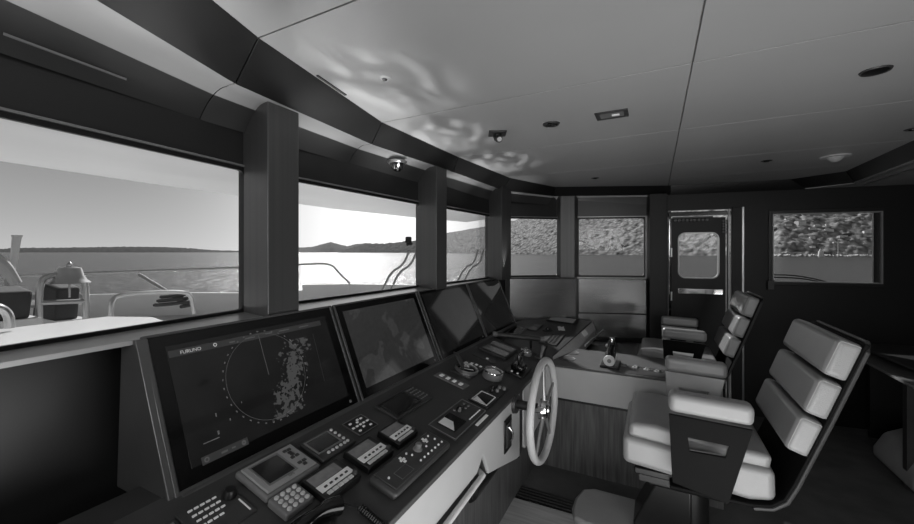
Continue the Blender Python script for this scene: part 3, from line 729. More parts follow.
plate(t, 'base', 0, 0, .12, .09, 0, .015, M['dgrey'], .005)
for k in range(3):
    MB().tube([(-.04 + k * .04, 0, .01), (-.04 + k * .04, .005, .06), (-.04 + k * .04, .0, .11)], lambda q: .009 + .006 * q, n=8).build('lever', M['black'] if k else M['mgrey'], t)
# angled panel
t = thing('chart_display', 'low tilted display with pale reflections in front of the starboard displays', 'display', DM(2.70, .335))
plate(t, 'body', 0, 0, .28, .215, 0, .018, M['dgrey'], .005); frame(t, 'bezel', 0, 0, .27, .205, .012, .018, .022, M['black']); plate(t, 'screen', 0, 0, .246, .18, .018, .020, M['lcd'], 0)
MB().prism([(-.01, -.09, .0202), (.02, -.09, .0202), (.03, .09, .0202), (-.015, .09, .0202)], (0, 0, .0004)).build('screen_band', M['black'], t)
t = thing('switch_strip', 'narrow dark strip with one pale button beside the tilted display', 'switch', DM(2.45, .343))
plate(t, 'faceplate', 0, 0, .06, .165, 0, .006, M['dgrey'], .002); btns(t, [(0, -.02)], .02, .02, .006, M['btn'], rnd=True)
# gooseneck roller / chart lamp tube
t = thing('chart_lamp', 'long horizontal dark tube lamp on short stands across the starboard dash', 'lamp', (-1.0, 3.0, .86))
MB().cyl((-.17, -.09, .075), (.19, .12, .025), .020).build('tube', M['dgrey'], t, bevel=.003)
MB().cyl((-.172, -.091, .0755), (-.14, -.0725, .0705), .022).build('end_cap', M['mgrey'], t)
MB().cyl((.165, .1055, .0285), (.195, .1225, .0243), .022).build('end_cap', M['mgrey'], t)
MB().cyl((-.10, -.05, -.035), (-.10, -.05, .063), .010).build('stand', M['black'], t)
MB().cyl((.10, .067, -.05), (.10, .067, .037), .010).build('stand', M['black'], t)
# chart table items on the starboard dash
t = thing('flat_instrument', 'flat dark instrument nearest the end display on the starboard dash', 'instrument', SMx(-1.15, 3.47))
plate(t, 'faceplate', 0, 0, .28, .13, 0, .008, M['mgrey'], .002); plate(t, 'screen', 0, 0, .25, .10, .008, .009, M['lcddark'], 0)
t = thing('flat_instrument', 'flat pale-screened instrument in the middle of the starboard dash', 'instrument', SMx(-1.03, 3.66))
plate(t, 'faceplate', 0, 0, .24, .09, 0, .008, M['dgrey'], .002); plate(t, 'screen', -.05, 0, .10, .07, .008, .009, M['lcd'], 0); plate(t, 'keyboard', .06, 0, .08, .07, .008, .009, M['mgrey'], 0)
t = thing('navigation_keyboard', 'large flat dark panel at the inner edge of the starboard dash', 'control panel', SMx(-.80, 3.38))
plate(t, 'faceplate', 0, 0, .35, .15, 0, .010, M['dgrey'], .003)
btns(t, [(-.13 + i * .035, -.04 + j * .03) for i in range(8) for j in range(3)], .022, .016, .010, M['hous'])
t = thing('trackball', 'glossy black trackball on its square base on the starboard dash', 'trackball', SMx(-.90, 3.62))
plate(t, 'base', 0, 0, .09, .08, 0, .010, M['black'], .003)
MB().lathe([(.0005, .024), (.009, .022), (.017, .015), (.02, .004), (.02, -.004), (.0005, -.004)], (0, 0, .012), n=20).build('ball', M['blackgloss'], t)
t = thing('paper_note', 'white crumpled paper note lying on the starboard dash', 'paper', SMx(-.80, 3.74, .002, .3))
mb = MB()
for i in range(4):
    for j in range(3):
        f = lambda a, b: (-.07 + a * .035, -.03 + b * .02, .004 + .006 * math.sin(a * 2.1 + b * 3.3))
        mb.face([f(i, j), f(i + 1, j), f(i + 1, j + 1), f(i, j + 1)])
mb.build('sheet', M['paper'], t)
t = thing('document_tray', 'open black tray with a grey floor at the far end of the dash', 'tray', SMx(-.86, 4.08))
frame(t, 'tray_rim', 0, 0, .24, .28, .012, 0, .014, M['black']); plate(t, 'tray_floor', 0, 0, .216, .256, .001, .004, M['lgrey'], 0)
q = MB().box((-.595, 3.82, .826), (.05, .14, .003), (0, R(52), R(-5))).build('label_plate', M['btn'])
tag(q, 'bright white label plate on the sloping side of the starboard dash', 'label')

# rocker switch on the white front
t = thing('rocker_switch_plate', 'tall dark switch plate set in the white console front', 'switch', Matrix.Translation((-.72, 2.0, .605)))
MB().prism([(.001, -.055, -.088), (.001, .055, -.088), (.001, .055, .088), (.001, -.055, .088)], (.007, 0, 0)).build('faceplate', M['black'], t, bevel=.003)
MB().box((.010, 0, 0), (.006, .07, .13)).build('recess_plate', M['dgrey'], t, bevel=.002)
MB().tube([(.014, -.01, .045), (.035, -.005, .02), (.03, .0, -.02), (.012, .01, -.035)], .006, n=8, smooth=1).build('handle', M['chrome'], t)

# ------------------------------------------------------------------ steering wheel
t = thing('steering_wheel', 'large pale leather ship steering wheel with chrome spokes on the helm console', 'steering wheel', (-.55, 2.12, .728))
rw = .262
MB().tube([(0, rw * math.cos(2 * math.pi * k / 64), rw * math.sin(2 * math.pi * k / 64)) for k in range(64)], .020, n=14, closed=True).build('rim', M['wheel'], t)
MB().lathe([(.001, .035), (.022, .034), (.026, .026), (.045, .022), (.05, .012), (.055, .0), (.055, -.02), (.03, -.03), (.001, -.03)], axis='x').build('hub', M['chrome'], t)
MB().lathe([(.012, .038), (.018, .038), (.018, .030), (.012, .030)], axis='x').build('hub_cap', M['dgrey'], t)
for k in range(5):
    a = R(90 + 72 * k); dy, dz = math.cos(a), math.sin(a)
    MB().tube([(.005, .045 * dy, .045 * dz), (.0, .15 * dy, .15 * dz), (0, .262 * dy, .262 * dz)], lambda q: .010 - .004 * q, n=10).build('spoke', M['steel'], t)
MB().cyl((-.03, 0, 0), (-.165, 0, .0), .025).build('shaft', M['black'], t)
MB().lathe([(.001, -.15), (.05, -.15), (.055, -.168), (.001, -.168)], axis='x').build('flange', M['groove'], t)

# ------------------------------------------------------------------ throttle on the wing
t = thing('engine_control_head', 'chrome and black barrel shaped control head on the starboard wing console', 'control', (-.29, 3.03, .772))
MB().box((0, .0, .008), (.13, .20, .016)).build('base', M['black'], t, bevel=.006)
MB().cyl((0, -.09, .052), (0, .09, .100), .038, .034, n=26).build('barrel', M['blackgloss'], t, bevel=.004)
MB().lathe([(.024, -.004), (.036, -.006), (.040, .002), (.036, .008), (.024, .006)], (0, -.094, .052), axis='y').build('end_ring', M['lgrey'], t)
MB().lathe([(.006, -.004), (.014, -.005), (.015, .004), (.006, .004)], (0, -.096, .052), axis='y').build('end_ring', M['mgrey'], t)
for yy in (-.05, -.01, .03): MB().lathe([(.034, -.006), (.040, -.004), (.040, .004), (.034, .006)], (0, yy, .055), axis='y').build('band', M['steel'], t)
MB().tube([(-.015, .05, .08), (-.018, .07, .12), (-.012, .085, .155)], lambda q: .013 - .003 * q, n=10).build('lever', M['black'], t)
MB().tube([(.018, .06, .08), (.022, .08, .115), (.022, .095, .145)], lambda q: .012 - .003 * q, n=10).build('lever', M['blackgloss'], t)
MB().lathe([(.001, .03), (.014, .026), (.020, .012), (.018, -.006), (.001, -.01)], (0, .095, .155), n=16).build('lever_knob', M['chrome'], t)
MB().lathe([(.001, .02), (.010, .018), (.016, .008), (.014, -.006), (.001, -.01)], (-.028, .08, .115), n=16).build('lever_knob', M['steel'], t)

# ------------------------------------------------------------------ helm chairs
def helm_chair(label, M_):
    t = thing('helm_chair', label, 'chair', M_, 'pilot chairs behind the console')
    # local x aft, y starboard, origin on the floor; arms at y = +-.325
    for sy in (-1, 1):
        yo = sy * .36
        def P(x, z): return (x, yo, z)
        outer = [P(.068, .585), P(.272, .548), P(.355, .875), P(.055, .885)]
        inner = [P(.133, .738), P(.262, .742), P(.275, .792), P(.127, .796)]
        MB().ring(outer, inner, (0, -sy * .014, 0)).build('arm_panel', M['shell'], t, bevel=.003)
        MB().ring([(a, b - sy * .0145, c) for a, b, c in outer], [(a, b - sy * .0145, c) for a, b, c in inner], (0, -sy * .012, 0)).build('arm_liner', M['liner'], t, bevel=.003)
        MB().box((.207, sy * .325, .934), (.308, .090, .084), (0, R(1.5), 0)).build('arm_pad', M['leather'], t, bevel=.026, seg=5)
    # seat
    MB().prism([(-.12, -.245, .70), (.43, -.245, .64), (.445, -.245, .735), (.20, -.245, .75), (.0, -.245, .775), (-.11, -.245, .768)], (0, .49, 0)).build('seat_cushion', M['leather'], t, bevel=.022, seg=5)
    MB().prism([(-.14, -.270, .578), (.36, -.270, .535), (.452, -.270, .555), (.448, -.270, .685), (.1, -.270, .69), (-.14, -.270, .708)], (0, .54, 0)).build('seat_base_cushion', M['leather'], t, bevel=.028, seg=5)
    MB().box((.14, 0, .530), (.46, .44, .03)).build('seat_frame', M['black'], t, bevel=.005)
    # curved back shell: profile swept across
    pr = [(.06, .515), (.25, .517), (.37, .520), (.435, .535), (.482, .575), (.513, .645), (.614, .92), (.728, 1.245)]
    off = []
    for i, (x, z) in enumerate(pr):
        a = Vector(pr[max(0, i - 1)]); b = Vector(pr[min(len(pr) - 1, i + 1)]); dd = (b - a).normalized(); off.append((x - dd.y * .016, z + dd.x * .016))
    mb = MB(); n = len(pr); hw = .285
    ring_l = [mb.bm.verts.new((x, -hw, z)) for x, z in pr] + [mb.bm.verts.new((x, -hw, z)) for x, z in reversed(off)]
    ring_r = [mb.bm.verts.new((x, hw, z)) for x, z in pr] + [mb.bm.verts.new((x, hw, z)) for x, z in reversed(off)]
    m2 = len(ring_l)
    for i in range(m2): mb.bm.faces.new((ring_l[i], ring_l[(i + 1) % m2], ring_r[(i + 1) % m2], ring_r[i]))
    for i in range(n - 1):
        mb.bm.faces.new((ring_l[i], ring_l[i + 1], ring_l[m2 - 2 - i], ring_l[m2 - 1 - i])); mb.bm.faces.new((ring_r[i + 1], ring_r[i], ring_r[m2 - 1 - i], ring_r[m2 - 2 - i]))
    mb.build('back_shell', M['shell'], t, bevel=.004)
    mb = MB(); path = [(x, -hw - .002, z) for x, z in pr[2:-1]] + [(.718, -hw - .002, 1.217), (.730, -hw + .03, 1.250), (.730, hw - .03, 1.250), (.718, hw + .002, 1.217)] + [(x, hw + .002, z) for x, z in reversed(pr[2:-1])]
    mb.tube(path, .0075, n=8).build('shell_piping', M['dgrey'], t)
    for (zc, nm) in ((1.176, 'head_cushion'), (1.014, 'back_cushion'), (.852, 'back_cushion')):
        xc = .515 + (zc - .655) * .358 - .047
        cu_ = MB().box((xc, 0, zc), (.088, .560, .156), (0, R(19.5), 0)).build(nm, M['leather'], t, bevel=.024, seg=5)
        Rm = Matrix.Rotation(R(19.5), 3, 'Y')
        for sy in (-1, 1):
            pt = []
            for cx, cz, t0 in ((.024, -.058, -90), (.024, .058, 0), (-.024, .058, 90), (-.024, -.058, 180)):
                for q in range(4):
                    an = R(t0 + 30 * q); pt.append(Vector((xc, 0, zc)) + Rm @ Vector((cx + .0115 * math.cos(an), sy * .2745, cz + .0115 * math.sin(an))))
            MB().tube(pt, .0016, n=6, closed=True).build('seam_piping', M['seam'], cu_)
    # pedestal, slides, footrest
    MB().box((.14, 0, .475), (.34, .28, .09)).build('slide_frame', M['black'], t, bevel=.01)
    for sy in (-1, 1): MB().box((.14, sy * .15, .47), (.42, .02, .03)).build('slide_rail', M['dgrey'], t)
    MB().lathe([(.10, .0), (.19, .0), (.19, .03), (.10, .06), (.085, .12), (.08, .46), (.12, .47), (.001, .47), (.001, 0)], (.16, 0, 0)).build('pedestal', M['black'], t)
    MB().prism([(.16, -.10, .44), (-.0, -.10, .42), (-.10, -.10, .20), (-.10, -.10, .14), (.16, -.10, .14)], (0, .2, 0)).build('footrest_bracket', M['black'], t, bevel=.01)
    foot = [(.03, -.18), (.03, .16), (-.33, .16), (-.39, .12), (-.415, .02), (-.415, -.08), (-.39, -.16), (-.33, -.18)]
    MB().prism([(x, y, .125) for x, y in foot], (0, 0, .045)).build('footrest', M['leather'], t, bevel=.018, seg=4)
    for k in range(3): MB().cyl((.09 + k * .05, -.17, .49), (.09 + k * .05, -.155, .49), .008, n=10).build('bolt', M['dgrey'], t)
    return t
chair = helm_chair('large white leather pilot chair closest to the camera, behind the steering wheel', Matrix.Translation((0, 2.30, 0)))
dup(chair, Matrix.Translation((.0, 3.93, 0)), 'farther white leather pilot chair in front of the side door')

# grille and pale boards on the floor
t = tag(MB().prism([(-.815, .6, .0), (-.30, .6, .0), (-.30, 2.40, .0), (-.815, 2.385, .0)], (0, 0, .012)).build('sunlit_boards', M['plank'], bevel=.003),
        'pale wooden floor with painted sunlight beside the helm console base', 'floor with painted sunlight')  # lighter colour stands in for sunlight falling on the floor
t = thing('floor_grille', 'slotted black floor grille at the edge of the pale boards', 'grille', (-.45, 2.47, 0))
MB().box((0, 0, .003), (.74, .13, .006)).build('grille_frame', M['black'], t)
mb = MB()
for k in range(4): mb.box((0, -.045 + k * .03, .009), (.72, .008, .006))
mb.build('grille_bars', M['dgrey'], t)

# desk and sofa at the starboard side, right edge
t = thing('chart_desk', 'dark glossy desk reaching in at the right edge behind the near chair', 'desk', (1.95, 3.6, 0))
MB().prism([(-.50, -1.0, .735), (1.0, -1.0, .735), (1.0, 1.18, .735), (-.50, .98, .735)], (0, 0, .018)).build('desktop', M['tabletop'], t, bevel=.004)
MB().prism([(-.36, -.9, .80), (.9, -.9, .80), (.9, 1.15, .80), (-.44, .98, .80)], (0, 0, .012)).build('raised_shelf', M['dgrey'], t, bevel=.003)
MB().box((.3, .9, .775), (1.2, .03, .05)).build('shelf_support', M['black'], t)
MB().box((-.42, .12, .367), (.04, .05, .735)).build('leg', M['dgrey'], t)
MB().box((-.46, -.8, .367), (.04, .05, .735)).build('leg', M['dgrey'], t)
MB().box((.3, 1.0, .367), (1.2, .03, .735)).build('back_panel', M['dark'], t)
t = thing('upholstered_stool', 'low rounded grey upholstered seat under the desk at the right edge', 'stool', (1.86, 3.88, 0))
MB().prism([(-.36, -.3, .02), (-.36, -.3, .10), (-.30, -.3, .22), (-.18, -.3, .285), (.0, -.3, .30), (.4, -.3, .30), (.4, -.3, .02)], (0, .56, 0)).build('seat', M['sofa'], t, bevel=.03, seg=4)
MB().box((0, -.02, .011), (.6, .45, .02)).build('base', M['black'], t)

# ------------------------------------------------------------------ outside: foredeck
bow = thing('foredeck', 'painted steel foredeck with low bulwark ahead of the wheelhouse windows', 'deck', (-4, 1.6, 0))
OB = Vector((-4, 1.6, 0))
def ob(mb, name, m, parent=bow, off=OB, bevel=0.0, **k):
    bmesh.ops.translate(mb.bm, verts=mb.bm.verts, vec=-off); return mb.build(name, m, parent, bevel, **k)
RP = [(-6.9, 1.6), (-6.55, 2.2), (-5.7, 2.9), (-4.96, 3.25), (-4.5, 3.9), (-4.0, 4.3), (-3.0, 4.6), (-2.0, 5.0)]
port = [(-6.55, 1.0), (-5.7, .3), (-4.96, -.05), (-4.3, -.7), (-3.0, -1.4), (-1.2, -2.0)]
mb = MB(); mb.prism([(x, y, .70) for x, y in [(-1.2, -2.0)] + list(reversed(port[:-1])) + RP + [(-1.7, 4.6), (-1.75, 0)]], (0, 0, .05)); ob(mb, 'deck_plate', M['deck'])
mb = MB()
pl = list(reversed(port)) + RP[:-1]
for a, b in zip(pl, pl[1:]):
    seg(mb, a, b, .4, 1.05 if a[0] < -4.5 or b[0] < -4.5 else 1.13, .06)
ob(mb, 'bulwark', M['bulwark'])
mb = MB(); mb.prism([(-1.72, -1.4, 1.10), (-3.05, -1.2, 1.08), (-3.05, 1.15, 1.08), (-2.75, 1.27, 1.08), (-1.72, 1.0, 1.12)], (0, 0, .12)); ob(mb, 'coaming', M['hullwhite'], bevel=.03)
mb = MB(); mb.prism([(-1.72, 1.0, .72), (-2.75, 1.27, .72), (-3.05, 2.2, .72), (-2.9, 3.3, .72), (-1.9, 4.2, .72), (-1.72, 3.9, .72)], (0, 0, .28)); ob(mb, 'coaming', M['hullwhite'], bevel=.03)
mb = MB(); mb.box((-2.6, .2, .80), (1.4, .9, .75), ); ob(mb, 'deck_locker', M['deck'], bevel=.03)
mb = MB(); mb.tube([(-2.35, -1.0, 1.225), (-2.5, .2, 1.222), (-1.8, .45, 1.222)], .012, smooth=1); ob(mb, 'hatch_seam', M['cover'])
def rail(lb, pts, r, legs=(), off=None, m='steel', name='guard_rail', cat='rail', sm=2):
    t = thing(name, lb, cat, pts[0]); o = Vector(pts[0])
    mb = MB(); mb.tube(pts, r, n=10, smooth=sm); ob(mb, 'top_rail', M[m], t, o)
    for a, b in legs:
        mb = MB(); mb.tube([a, b], r * .9, n=8); ob(mb, 'stanchion', M[m], t, o)
    return t
rail('long steel guard rail curving round the bow above the bulwark', [(-5.9, .3, 1.28), (-6.55, 1.0, 1.30), (-6.85, 1.6, 1.31), (-6.5, 2.2, 1.33), (-5.7, 2.85, 1.36), (-4.96, 3.22, 1.39), (-4.6, 3.93, 1.42), (-4.45, 4.4, 1.43), (-4.25, 4.36, 1.28), (-4.0, 4.32, 1.14)], .016,
     [((-6.5, 2.2, 1.33), (-6.5, 2.2, 1.05)), ((-6.55, 1.0, 1.3), (-6.55, 1.0, 1.05))])
rail('short slanted steel brace between guard rail and bulwark', [(-5.17, 2.22, 1.345), (-4.75, 2.45, 1.05)], .020, name='rail_brace', sm=0)
# arch with the bell
ax = -4.95
def onx(u, v, x):   # a point on the plane X = x met by the sight line through a photo position
    th = math.atan2(198, 385); c, s = math.cos(th), math.sin(th); r = (u - 457) / 385
    k = x / (r * c - s); return (x, k * (r * s + c), 1.6 - k * (v - 252) / 385)
a0 = onx(39, 325, ax); a1 = onx(86, 319, ax); b0 = onx(39, 282, ax); b1 = onx(86, 281, ax); tp0 = onx(50, 274.5, ax); tp1 = onx(78, 274.5, ax)
t = rail('steel arch frame standing on the foredeck and carrying the bell', [a0, b0, tp0, tp1, b1, a1], .026, [(onx(40, 303, ax), onx(85, 301, ax))], name='bell_frame', cat='frame', sm=2)
bc = onx(69.5, 283, ax + .0)
t = thing('ship_bell', 'polished ship bell hanging in the steel arch on the foredeck', 'bell', bc)
s_ = .0098
MB().lathe([(15.5 * s_, 0), (15 * s_, .8 * s_), (12.5 * s_, 3 * s_), (10.5 * s_, 7 * s_), (9.3 * s_, 12 * s_), (8.5 * s_, 14.5 * s_), (5 * s_, 15.6 * s_), (.001, 15.8 * s_), (.001, 14 * s_), (8 * s_, 12 * s_), (10 * s_, 5 * s_), (14 * s_, 0)]).build('bell_body', M['steel'], t)
MB().lathe([(.001, 15.5 * s_), (2 * s_, 16 * s_), (2.3 * s_, 18 * s_), (1 * s_, 20 * s_), (.001, 20.5 * s_)]).build('crown', M['steel'], t)
MB().cyl((0, 0, 8 * s_), (0, 0, -14 * s_), .008).build('clapper_rope', M['lgrey'], t)
MB().lathe([(.001, -1 * s_), (1.6 * s_, 0), (2 * s_, 2 * s_), (.001, 4 * s_)]).build('clapper', M['bronze'], t)
# low loop rail and a partial loop at the left edge
ax2 = -3.6
rail('low rounded steel hoop rail on the foredeck right of the bell', [onx(111, 316, ax2), onx(111, 301, ax2), onx(119, 294, ax2), onx(184, 291, ax2), onx(192, 297, ax2), onx(193.5, 314, ax2)], .017, name='hoop_rail', sm=2)
ax3 = -2.9
rail('steel hoop rail partly cut off by the left edge of the window', [onx(-30, 330, ax3), onx(-28, 312, ax3), onx(-10, 306, ax3), onx(2, 308, ax3), onx(9, 315, ax3), onx(10, 328, ax3)], .020, name='hoop_rail', sm=2)
t = thing('jackstaff', 'short leaning metal jackstaff at the tip of the bow', 'staff', onx(10, 286, -6.5))
o = Vector(onx(10, 286, -6.5)); e_ = Vector(onx(17, 236, -6.5)) - o
MB().tube([(0, 0, 0), e_ * .5, e_], lambda q: .025 + .02 * q, n=4).build('pole', M['bulwark'], t)
MB().box(e_, (.05, .08, .02)).build('cap', M['bulwark'], t)
MB().box((0, .0, -.02), (.07, .07, .2)).build('foot', M['steel'], t)
def covered(lb, u0, u1, v0, v1, x):
    p = Vector(onx((u0 + u1) / 2, v1, x)); q = Vector(onx(u0, v1, x)); w_ = abs((Vector(onx(u1, v1, x)) - q).y); h_ = onx((u0 + u1) / 2, v0, x)[2] - p.z
    t = thing('deck_winch', lb, 'winch', p)
    mb = MB(); n = 8
    mb.prism([(-.3, -w_ / 2, 0), (.3, -w_ / 2, 0), (.27, -w_ / 2 + .03, h_ * .9), (-.1, -w_ / 2 + .05, h_), (-.28, -w_ / 2 + .02, h_ * .85)], (0, w_ - .06, 0))
    mb.build('canvas_cover', M['cover'], t, bevel=.03, seg=3)
    MB().cyl((0, w_ / 2 - .06, h_ * .5), (0, w_ / 2 + .05, h_ * .5), .07).build('drum', M['steel'], t)
    MB().box((0, 0, -.05), (.7, w_, .12)).build('base', M['bulwark'], t)
covered('canvas covered winch at the left edge of the foredeck', -20, 28, 287, 318, -5.2)
covered('canvas covered winch directly behind the ship bell', 43, 74, 283, 318, -5.6)
t = thing('flag_bundle', 'pale folded flag bundle beside the jackstaff at the bow', 'flag', onx(0, 268, -6.4))
MB().tube([(0, -.2, .12), (0, -.05, .10), (0, .05, -.02), (0, .12, -.18)], lambda q: .10 - .05 * q, n=10, smooth=2).build('cloth', M['lgrey'], t)
t = thing('rope_coil', 'loose dark rope lying on the deck inside the low hoop rail', 'rope', onx(174, 308, -4.3))
MB().tube([(.12 * math.cos(k * .5) * (1 - k * .012), .18 * math.sin(k * .5) * (1 - k * .012), .02 + .003 * k) for k in range(40)], .018, n=6).build('rope', M['cover'], t)
for i, (pp, xx, lb) in enumerate((([(382, 291), (391, 272), (403, 265), (409, 252)], -3.1, 'pair of bent steel ladder rails outside the second window'),
                                  ([(456, 284), (464, 268), (474, 263), (478, 250)], -2.6, 'pair of bent steel ladder rails outside the third window'))):
    t = thing('ladder_rail', lb, 'ladder rail', onx(*pp[0], xx)); o = Vector(onx(*pp[0], xx))
    for dx in (0, .16):
        mb = MB(); mb.tube([Vector(onx(u, v, xx)) + Vector((dx * .4, dx * .6, 0)) for u, v in pp], .016, n=8, smooth=1); ob(mb, 'rail', M['chrome'], t, o)
    mb = MB(); a = Vector(onx(*pp[0], xx)); mb.box(a + Vector((.03, .05, -.1)), (.15, .25, .2)); ob(mb, 'foot', M['hullwhite'], t, o)
# brow over the front windows
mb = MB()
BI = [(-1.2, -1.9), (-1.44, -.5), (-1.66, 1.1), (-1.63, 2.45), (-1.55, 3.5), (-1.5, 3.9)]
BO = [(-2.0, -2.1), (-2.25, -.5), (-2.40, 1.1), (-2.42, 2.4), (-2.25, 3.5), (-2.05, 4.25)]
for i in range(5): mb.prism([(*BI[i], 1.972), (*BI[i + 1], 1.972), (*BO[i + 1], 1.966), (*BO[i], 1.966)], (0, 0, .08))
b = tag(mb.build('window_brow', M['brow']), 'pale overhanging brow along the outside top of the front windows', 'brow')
t = thing('window_wiper', 'dark wiper arc curving across the bottom of the side window', 'wiper', SM(1.0, 1.33))
MB().tube([(.0, .10, .045), (.18, .10, .047), (.33, .10, .025), (.46, .10, -.012)], .006, n=6, smooth=1).build('arm', M['black'], t)
MB().tube([(.0, .10, .020), (.16, .10, .022), (.30, .10, .012), (.40, .10, -.012)], .006, n=6, smooth=1).build('blade', M['black'], t)

# ------------------------------------------------------------------ sea, shores
TH = math.atan2(198, 385)
def polar(u, depth, z):
    r = (u - 457) / 385 * depth; c, s = math.cos(TH), math.sin(TH)
    return (r * c - depth * s, r * s + depth * c, z)
sm_ = bpy.data.materials.new('sea water'); sm_.use_nodes = True; nt = sm_.node_tree; b = nt.nodes['Principled BSDF']
b.inputs['Base Color'].default_value = (.04, .04, .04, 1); b.inputs['Roughness'].default_value = .24; b.inputs['Specular IOR Level'].default_value = .24
tc = nt.nodes.new('ShaderNodeTexCoord'); nz = nt.nodes.new('ShaderNodeTexNoise'); nz.inputs['Scale'].default_value = .35; nz.inputs['Detail'].default_value = 8
nz2 = nt.nodes.new('ShaderNodeTexNoise'); nz2.inputs['Scale'].default_value = .03; nz2.inputs['Detail'].default_value = 6
ad = nt.nodes.new('ShaderNodeMath'); ad.operation = 'ADD'
bp = nt.nodes.new('ShaderNodeBump'); bp.inputs['Strength'].default_value = .9; bp.inputs['Distance'].default_value = 1.2
nt.links.new(tc.outputs['Object'], nz.inputs[0]); nt.links.new(tc.outputs['Object'], nz2.inputs[0]); nt.links.new(nz.outputs[0], ad.inputs[0]); nt.links.new(nz2.outputs[0], ad.inputs[1])
nt.links.new(ad.outputs[0], bp.inputs['Height']); nt.links.new(bp.outputs[0], b.inputs['Normal'])
mb = MB(); mb.face([polar(-9000, 30000, -6), (-3000, -30000, -6), (60000, -30000, -6), (60000, 60000, -6), (-60000, 60000, -6), (-60000, -30000, -6)][1:])
o = mb.build('sea', sm_); o['kind'] = 'structure'

def interp(tab, u):
    if u <= tab[0][0]: return tab[0][1]
    for (a, x), (b_2, y) in zip(tab, tab[1:]):
        if u <= b_2: return x + (y - x) * (u - a) / (b_2 - a)
    return tab[-1][1]
def hill_mat(name, lo, hi, sc, haze=0.0):
    m = bpy.data.materials.new(name); m.use_nodes = True; nt = m.node_tree; b = nt.nodes['Principled BSDF']
    tc = nt.nodes.new('ShaderNodeTexCoord'); v = nt.nodes.new('ShaderNodeTexVoronoi'); v.inputs['Scale'].default_value = sc; v.inputs['Randomness'].default_value = 1
    n = nt.nodes.new('ShaderNodeTexNoise'); n.inputs['Scale'].default_value = sc * .5; n.inputs['Detail'].default_value = 8
    nt.links.new(tc.outputs['Object'], n.inputs[0])
    mixv = nt.nodes.new('ShaderNodeVectorMath'); mixv.operation = 'MULTIPLY_ADD'; mixv.inputs[1].default_value = (6, 6, 6)
    nt.links.new(n.outputs['Color'], mixv.inputs[0]); nt.links.new(tc.outputs['Object'], mixv.inputs[2]); nt.links.new(mixv.outputs[0], v.inputs[0])
    a = mathn(nt, 'SUBTRACT', 1, mathn(nt, 'MULTIPLY', v.outputs['Distance'], .9))
    a = mathn(nt, 'MULTIPLY', a, mathn(nt, 'MULTIPLY_ADD', n.outputs[0], 1.0, .32))
    cr = nt.nodes.new('ShaderNodeValToRGB'); l, h = lin(lo), lin(hi)
    cr.color_ramp.elements[0].position = .1; cr.color_ramp.elements[0].color = (l, l, l, 1); cr.color_ramp.elements[1].position = .85; cr.color_ramp.elements[1].color = (h, h, h, 1)
    nt.links.new(a, cr.inputs[0]); nt.links.new(cr.outputs[0], b.inputs['Base Color']); b.inputs['Roughness'].default_value = .95; b.inputs['Specular IOR Level'].default_value = .1
    bp = nt.nodes.new('ShaderNodeBump'); bp.inputs['Strength'].default_value = .5; bp.inputs['Distance'].default_value = 1.5; nt.links.new(a, bp.inputs['Height']); nt.links.new(bp.outputs[0], b.inputs['Normal'])
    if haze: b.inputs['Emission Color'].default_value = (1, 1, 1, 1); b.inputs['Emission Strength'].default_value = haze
    return m
HILLS = {}
def hill(name, shore, ridge, u0, u1, du, back, m, jit, rows=24):
    mb = MB(); grid = []
    n = int((u1 - u0) / du)
    for i in range(n + 1):
        u = u0 + (u1 - u0) * i / n; D0 = interp(shore, u); D1 = D0 * back; zr = (252 - interp(ridge, u)) / 385 * D1 + 1.6
        row = []
        for j in range(rows + 1):
            k = j / rows; D = D0 + (D1 - D0) * k; z = -6.5 + (zr + 6.5) * (k ** .85)
            P_ = Vector(polar(u, D, z))
            if 0 < j: P_.z += jit * mnoise.noise(Vector((P_.x, P_.y, 0)) / (4.0 * jit)) + jit * .6 * mnoise.noise(Vector((P_.x + 50, P_.y, 0)) / (1.6 * jit))
            row.append(mb.bm.verts.new(P_))
        row.append(mb.bm.verts.new(polar(u, D1 * 1.2, -6)))
        grid.append(row)
    for a, b2 in zip(grid, grid[1:]):
        for j in range(rows + 1): mb.bm.faces.new((a[j], b2[j], b2[j + 1], a[j + 1]))
    o = mb.build(name, m); o['kind'] = 'structure'; HILLS[name] = (shore, ridge, back); return o
S1 = [(440, 2600), (487, 1700), (510, 1300), (560, 1100), (650, 900), (780, 640), (900, 600), (2600, 600)]
R1 = [(440, 236), (447, 233), (470, 229), (487, 226), (511, 221.5), (525, 217), (545, 210), (600, 200), (700, 190), (900, 180), (2600, 190)]
HM = hill_mat('wooded hillside', 60, 190, .10)
hill('hills', S1, R1, 440, 960, 1.2, 1.45, HM, 4.5, 70)
hill('hills', S1, R1, 960, 2600, 12, 1.45, HM, 4.5, 30)
hill('hills', [(340, 4200), (460, 3600)], [(338, 251), (350, 248), (366, 243.5), (385, 243.5), (407, 241), (430, 239), (470, 236)], 338, 480, .7, 1.15, hill_mat('dark headland', 40, 90, .03), 9, 8)
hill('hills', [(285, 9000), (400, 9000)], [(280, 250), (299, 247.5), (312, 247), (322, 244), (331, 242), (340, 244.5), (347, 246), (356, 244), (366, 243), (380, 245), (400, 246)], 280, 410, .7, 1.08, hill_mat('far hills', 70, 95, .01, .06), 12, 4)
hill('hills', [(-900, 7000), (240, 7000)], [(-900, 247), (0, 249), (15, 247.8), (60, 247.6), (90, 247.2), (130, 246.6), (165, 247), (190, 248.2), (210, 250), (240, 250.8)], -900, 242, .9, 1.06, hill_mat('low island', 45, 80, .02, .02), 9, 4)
# tower block on the headland
p = polar(408.5, 4300, 120)
t = thing('tower_block', 'lone square tower block on the dark headland skyline', 'building', p)
MB().box((0, 0, 15), (50, 50, 62)).build('wall', M['cover'], t); MB().box((0, 0, 49), (40, 40, 8)).build('roof', M['roof'], t)
